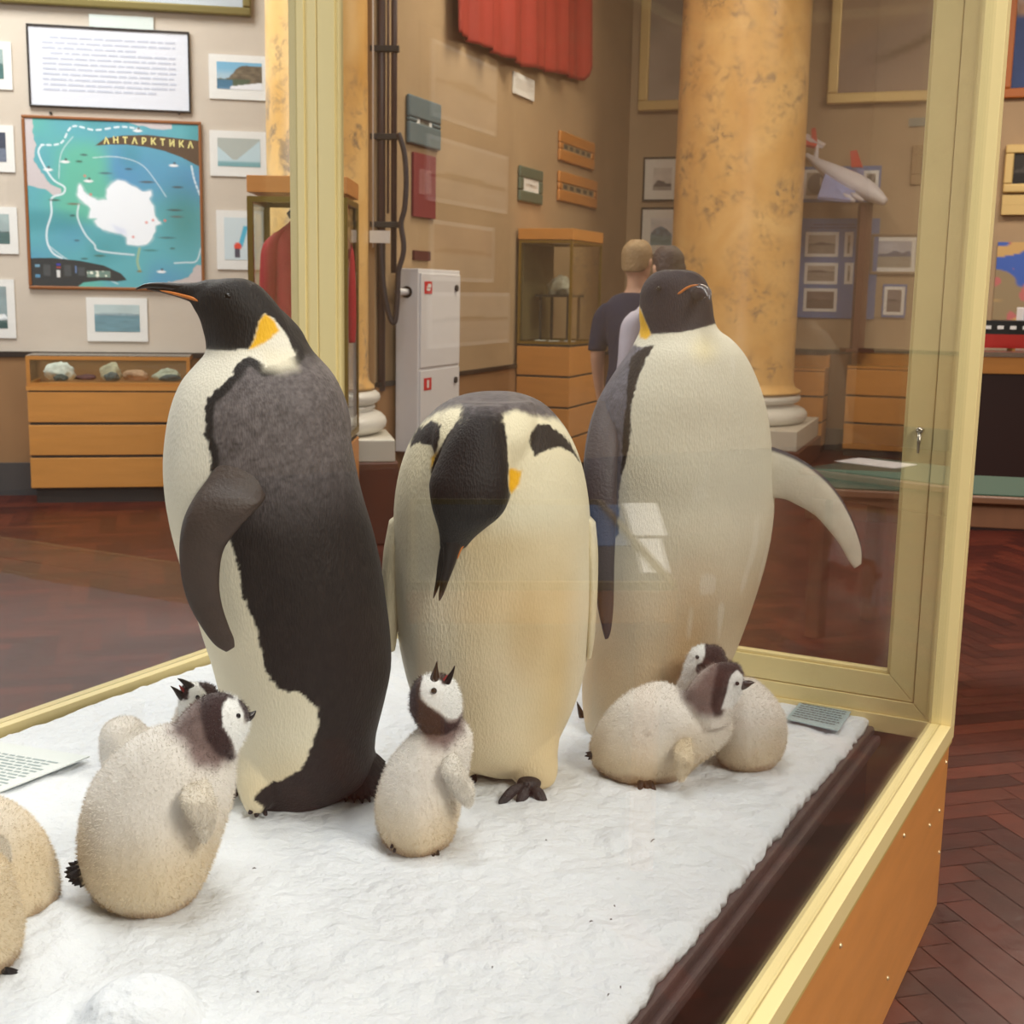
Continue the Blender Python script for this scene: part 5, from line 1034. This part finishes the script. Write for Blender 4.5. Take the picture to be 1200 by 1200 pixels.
# green baize table seen behind the back glass and right of the post
za=.78; A_=at_z(960,573,za); B_=at_z(1200,584,za); dd=(B_-A_).normalized(); az=math.degrees(math.atan2(dd.x,dd.y)); n_b=Vector((-dd.y,dd.x,0)); A_=A_-dd*.1
w=(B_-A_).length+1.2; f=Fr(A_,az-90); f.o.z=0
t=thing('baize_table','long wooden table with dark green baize top behind the showcase','table',f.P(w/2,.3,0))
mb=MB(); f.box(mb,0,w,.0,.62,za-.03,za); mb.build('table_top',mat('table_wood',(112,74,50),.45,var=.15,vscale=5,bstretch=(1,6,1)),t,bevel=.006)
mb=MB(); f.box(mb,.03,w-.03,.025,.59,za+.0005,za+.006); mb.build('baize',mat('green_baize',(52,74,58),.9),t)
mb=MB(); f.box(mb,.05,w-.05,.03,.055,za-.13,za-.031); f.box(mb,.05,w-.05,.56,.585,za-.13,za-.031); mb.build('apron',mat('table_wood'),t,bevel=.004)
for x in (.52,w-.12):
    for y in (.03,.52): mb=MB(); f.box(mb,x,x+.07,y,y+.07,0,za-.131); mb.build('leg',mat('table_wood'),t,bevel=.006)
q=f.P(1.78,.3,za+.006); mb=MB(); mb.box(q,f.r*.3,f.b*.2,(0,0,.004)); tag(mb.build('paper_sheet',M_paper),'white paper sheet lying on the green baize table','paper')

# ------------------------------------------------------------------ visitors
def visitor(label,x,ytop,Y,face,hair,shirt,trous,sleeve_long,skin=(206,160,132),hairlen=.0):
    hp=at_y(x,ytop,Y); H=hp.z; k=H/1.78; cx,cy=hp.x,Y; t=thing('person',label,'person',(cx,cy,0)); z=lambda v: v*k
    Rm=Matrix.Rotation(face,3,'Z')
    def S(p,a,b): p=Rm@Vector((p[0]*k,p[1]*k,0))+Vector((cx,cy,p[2]*k)); return (p,Rm@(Vector(a)*k),Rm@(Vector(b)*k))
    hx=lambda zz,rx,ry,ox=0,oy=0: S((ox,oy,zz),(rx,0,0),(0,ry,0))
    body=[loft([hx(.80,.13,.10),hx(.92,.165,.12),hx(1.08,.145,.105),hx(1.25,.165,.115),hx(1.38,.185,.11),hx(1.45,.15,.09),hx(1.49,.07,.06),hx(1.55,.055,.06),hx(1.60,.06,.075)],28,4),
     loft([hx(1.54,.035,.045,0,-.02),hx(1.585,.062,.082,0,-.012),hx(1.64,.074,.095),hx(1.70,.076,.097),hx(1.745,.06,.08),hx(1.775,.03,.04)],28,5)]
    nose=[loft([S((0,-.092,1.665),(.010,0,0),(0,.012,0)),S((0,-.104,1.635),(.014,0,0),(0,.018,0)),S((0,-.095,1.62),(.012,0,0),(0,.012,0))],12,3)]
    for sx in (-1,1):
        body.append(loft([hx(.90,.085,.10,sx*.085),hx(.72,.085,.09,sx*.09),hx(.50,.06,.065,sx*.095),hx(.35,.055,.06,sx*.097),hx(.10,.038,.042,sx*.10),hx(.05,.04,.05,sx*.10)],20,4))
        body.append(loft([S((sx*.10,.03,.035),(.036,0,0),(0,.03,.0)),S((sx*.105,-.05,.035),(.042,0,0),(0,.045,0)),S((sx*.11,-.14,.03),(.04,0,0),(0,.03,0))],16,3))
        ar=[((sx*.165,0,1.41),.055),((sx*.205,.0,1.34),.052),((sx*.235,.01,1.14),.043),((sx*.245,-.03,.98),.034),((sx*.24,-.06,.86),.026),((sx*.235,-.075,.80),.03)]
        body.append(loft([S(p,(r,0,0),(0,r,0)) for p,r in ar],18,4))
        for fi in range(5):
            o=(fi-1.5)*.014; ln=(.05,.075,.085,.08,.065)[fi]
            if fi==0: pts=[(sx*.235,-.10,.80),(sx*.225,-.125,.765),(sx*.225,-.13,.745)]
            else: pts=[(sx*.24,-.075+o-.01,.795),(sx*.24,-.08+o-.015,.80-ln*.6),(sx*.232,-.085+o-.015,.80-ln)]
            body.append(loft([S(p,(.009,0,0),(0,.009,0)) for p in pts],10,3))
        body.append(loft([S((sx*.075,.0,1.63),(.008,0,0),(0,.018,0)),S((sx*.082,.006,1.66),(.01,0,0),(0,.022,0)),S((sx*.08,.008,1.68),(.007,0,0),(0,.014,0))],10,3))
    V,N,Fc=remesh(body+nose,.008,3); mkobj('body',V,Fc,mat('skin_%d'%skin[0],skin,.55,sss=.1),t,smooth=True)
    sh=[loft([hx(.84,.168,.122),hx(.93,.175,.128),hx(1.08,.156,.118),hx(1.25,.176,.126),hx(1.38,.194,.12),hx(1.455,.155,.098),hx(1.485,.08,.068)],28,4)]
    for sx in (-1,1):
        ar=[((sx*.15,0,1.42),.058),((sx*.208,.0,1.34),.062)]+([((sx*.240,.01,1.14),.056)] if not sleeve_long else [((sx*.237,.01,1.14),.052),((sx*.247,-.03,.98),.043),((sx*.242,-.055,.87),.036)])
        sh.append(loft([S(p,(r,0,0),(0,r,0)) for p,r in ar],18,4))
    V,N,Fc=remesh(sh,.009,4); mkobj('shirt',V,Fc,mat('cloth_%d'%shirt[0],shirt,.85,bump=.5,bscale=18,var=.1),t,smooth=True)
    tr=[loft([hx(.97,.16,.118),hx(.9,.178,.128),hx(.82,.175,.125),hx(.78,.16,.11)],28,4)]
    for sx in (-1,1): tr.append(loft([hx(.88,.09,.108,sx*.085),hx(.72,.093,.098,sx*.09),hx(.50,.072,.077,sx*.095),hx(.30,.068,.072,sx*.097),hx(.09,.06,.066,sx*.10)],20,4))
    V,N,Fc=remesh(tr,.009,4); mkobj('trousers',V,Fc,mat('cloth_%d'%trous[0],trous,.85,bump=.5,bscale=18),t,smooth=True)
    for sx in (-1,1):
        mkobj('shoe',*loft([S((sx*.10,.055,.04),(.02,0,0),(0,0,.03)),S((sx*.10,.03,.05),(.042,0,0),(0,0,.046)),S((sx*.105,-.06,.036),(.048,0,0),(0,0,.033)),S((sx*.11,-.15,.028),(.042,0,0),(0,0,.024)),S((sx*.112,-.185,.022),(.015,0,0),(0,0,.012))],20,4),mat('shoe_dark',(48,40,40),.5),t,smooth=True)
    ha=[loft([hx(1.60-hairlen*.4,.05,.03,0,.07),hx(1.62,.074,.06,0,.045),hx(1.66,.084,.088,0,.022),hx(1.71,.087,.10,0,.012),hx(1.75,.074,.09,0,.006),hx(1.785,.04,.05,0,0)],28,5)]
    if hairlen: ha.append(loft([hx(1.68,.085,.06,0,.05),hx(1.55,.09,.05,0,.07),hx(1.40,.08,.04,0,.085),hx(1.28,.05,.025,0,.09)],24,4))
    V,N,Fc=remesh(ha,.007,3); mkobj('hair',V,Fc,mat('hair_%d'%hair[0],hair,.6,bump=.8,bscale=60),t,smooth=True)
    for sx in (-1,1):
        mb=MB(); mb.sphere(S((sx*.03,-.088,1.665),(0,0,0),(0,0,0))[0],.009,10,8); mb.build('eye',M_eye,t,True)
    mb=MB(); mb.sphere(S((0,-.088,1.60),(0,0,0),(0,0,0))[0],(.022,.008,.005),12,8); mb.build('mouth',mat('lips',(160,90,84),.5),t,True)
visitor('fair-haired visitor in a navy t-shirt seen from behind near the far corner',748,282,7.9,R_(150),(150,122,84),(28,34,62),(96,70,72),False)
visitor('dark-haired visitor in a pale grey long-sleeved top beside the one in navy',783,289,7.5,R_(200),(52,34,32),(176,170,182),(60,58,70),True,hairlen=.3)

# ------------------------------------------------------------------ exhibits on the camera's side, seen mirrored in the near pane
gn=Vector((math.cos(R_(28)),-math.sin(R_(28)),0))
def mirror(p): p=Vector(p); return p-gn*2*((p-BR).dot(gn))
def vboard(label,x0,y0,x1,y1,Y,az,m,items,name='exhibit_board'):
    A_=onplane(x0,y1,(at_y(x0,300,Y).x,Y),az); B_=onplane(x1,y1,(at_y(x0,300,Y).x,Y),az); zt=onplane(x0,y0,(at_y(x0,300,Y).x,Y),az).z
    a,b_=mirror(A_),mirror(B_); d=(b_-a); d.z=0; L0=d.length; d.normalize()
    W=Wall((a.x,a.y),math.degrees(math.atan2(d.x,d.y)));  
    t=thing(name,label,'exhibit board',W.pt(L0/2,0)); mb=MB(); W.box(mb,0,L0,0,zt,-.06,0); mb.build('board',m,t)
    for (u0,v0,u1,v1,fn,fr) in items:
        za,zb=A_.z+(zt-A_.z)*(1-v1),A_.z+(zt-A_.z)*(1-v0)
        mb=MB(); W.box(mb,L0*u0-.02,L0*u1+.02,za-.02,zb+.02,.0005,.012); o=mb.build('mount',fr,t); painted('photo',o,W,L0*u0,L0*u1,za,zb,.014,30,24,fn)
    return t
grey=lambda s_,**k: land((206,200,190),(90,80,74),(196,190,184),seed=s_,**k)
vboard('dark exhibit board with pale photographs standing right of the showcase',500,20,606,425,6.2,28-8,mat('board_brown',(96,66,50),.6),[(.12,.05,.75,.25,grey(3),M_paper),(.08,.33,.9,.5,grey(6,hz=.6),M_paper),(.12,.58,.75,.74,land((170,140,130),(120,60,50),(180,170,160),seed=8),M_paper),(.1,.8,.95,.95,grey(9),M_paper)])

za=.80; mA,mB=mirror(at_z(500,690,za)),mirror(at_z(815,690,za)); ds=(mA-mB); dpt=.55; L0=ds.length; ds.normalize(); bk=mirror(at_z(760,590,za))-mirror(at_z(760,690,za)); bk=(bk-ds*bk.dot(ds)); dpt=bk.length; bk.normalize()
def tb(mb,x0,x1,y0,y1,z0,z1): return mb.box(mB+ds*x0+bk*y0+Vector((0,0,z0-za)),ds*(x1-x0),bk*(y1-y0),(0,0,z1-z0))
t=thing('flat_showcase','flat wooden showcase with papers standing right of the big showcase','showcase',mB+ds*L0/2+bk*dpt/2-Vector((0,0,za)))
mb=MB(); tb(mb,0,L0,0,dpt,za-.10,za-.012); mb.build('tray',M_oak,t,bevel=.004)
mb=MB(); tb(mb,0,L0,0,.02,za-.0115,za+.01); tb(mb,0,L0,dpt-.02,dpt,za-.0115,za+.01); tb(mb,0,.02,.02,dpt-.02,za-.0115,za+.01); tb(mb,L0-.02,L0,.02,dpt-.02,za-.0115,za+.01); mb.build('rim',M_brass,t)
mb=MB(); tb(mb,.021,L0-.021,.021,dpt-.021,za-.0115,za-.008); mb.build('lining',mat('lining_dark',(52,46,40),.8),t)
for x in (.03,L0-.09):
    for y in (.03,dpt-.09): mb=MB(); tb(mb,x,x+.06,y,y+.06,0,za-.1005); mb.build('leg',M_oak,t)
def sheet(label,pts,m,cat='paper sheet',name='paper_sheet'):
    P_=[mirror(at_z(x,y,za-.0)) for x,y in pts]; up=Vector((0,0,.003)); mb=MB(); mb.add([p-up*2.2 for p in P_]+[p-up for p in P_],[(3,2,1,0),(4,5,6,7),(0,1,5,4),(1,2,6,5),(2,3,7,6),(3,0,4,7)]); o=mb.build(name,m); bm=bmesh.new(); bm.from_mesh(o.data); bmesh.ops.recalc_face_normals(bm,faces=bm.faces); bm.to_mesh(o.data); bm.free(); tag(o,label,cat)
sheet('blue photograph lying in the flat showcase beside white sheets',[(704,592),(742,592),(757,640),(718,640)],mat('photo_blue',(64,96,136),.5),'photograph','photograph')
sheet('larger white sheet with curled corners in the flat showcase',[(746,590),(785,590),(800,628),(760,628)],M_paper); sheet('white sheet nearest the rim of the flat showcase',[(762,632),(793,632),(806,672),(774,672)],M_paper)

# ------------------------------------------------------------------ light
def area(name,loc,size,power,colr=(1,.93,.82),rot=(0,0,0),sy=None):
    l=bpy.data.lights.new(name,'AREA'); l.energy=power; l.color=colr; l.shape='RECTANGLE' if sy else 'SQUARE'; l.size=size
    if sy: l.size_y=sy
    o=bpy.data.objects.new(name,l); COL.objects.link(o); o.location=loc; o.rotation_euler=rot; return o
area('ceiling_lamp_over_case',(-.3,2.4,5.3),1.8,165,(.98,.98,1),sy=2.6)
area('ceiling_lamp_left',(-3.4,7.2,5.4),2.2,350,(1,.98,.97))
area('ceiling_lamp_middle',(1.0,9.0,5.4),1.6,175,(1,.87,.70))
area('ceiling_lamp_right',(4.8,8.6,5.4),1.8,250,(1,.87,.72))
area('rear_fill_light',(3.4,-1.0,4.6),2.2,430,(1,.94,.86),(R_(15),R_(15),0))  # fill light added behind the camera to brighten penguin fronts and base panel
area('window_daylight',(-8.2,3.0,3.0),3.0,230,(.86,.93,1),(R_(90),0,R_(-75)),sy=2.6)
w=bpy.data.worlds.new('world'); bpy.context.scene.world=w; w.use_nodes=True; w.node_tree.nodes['Background'].inputs[0].default_value=(1,.93,.85,1); w.node_tree.nodes['Background'].inputs[1].default_value=.3
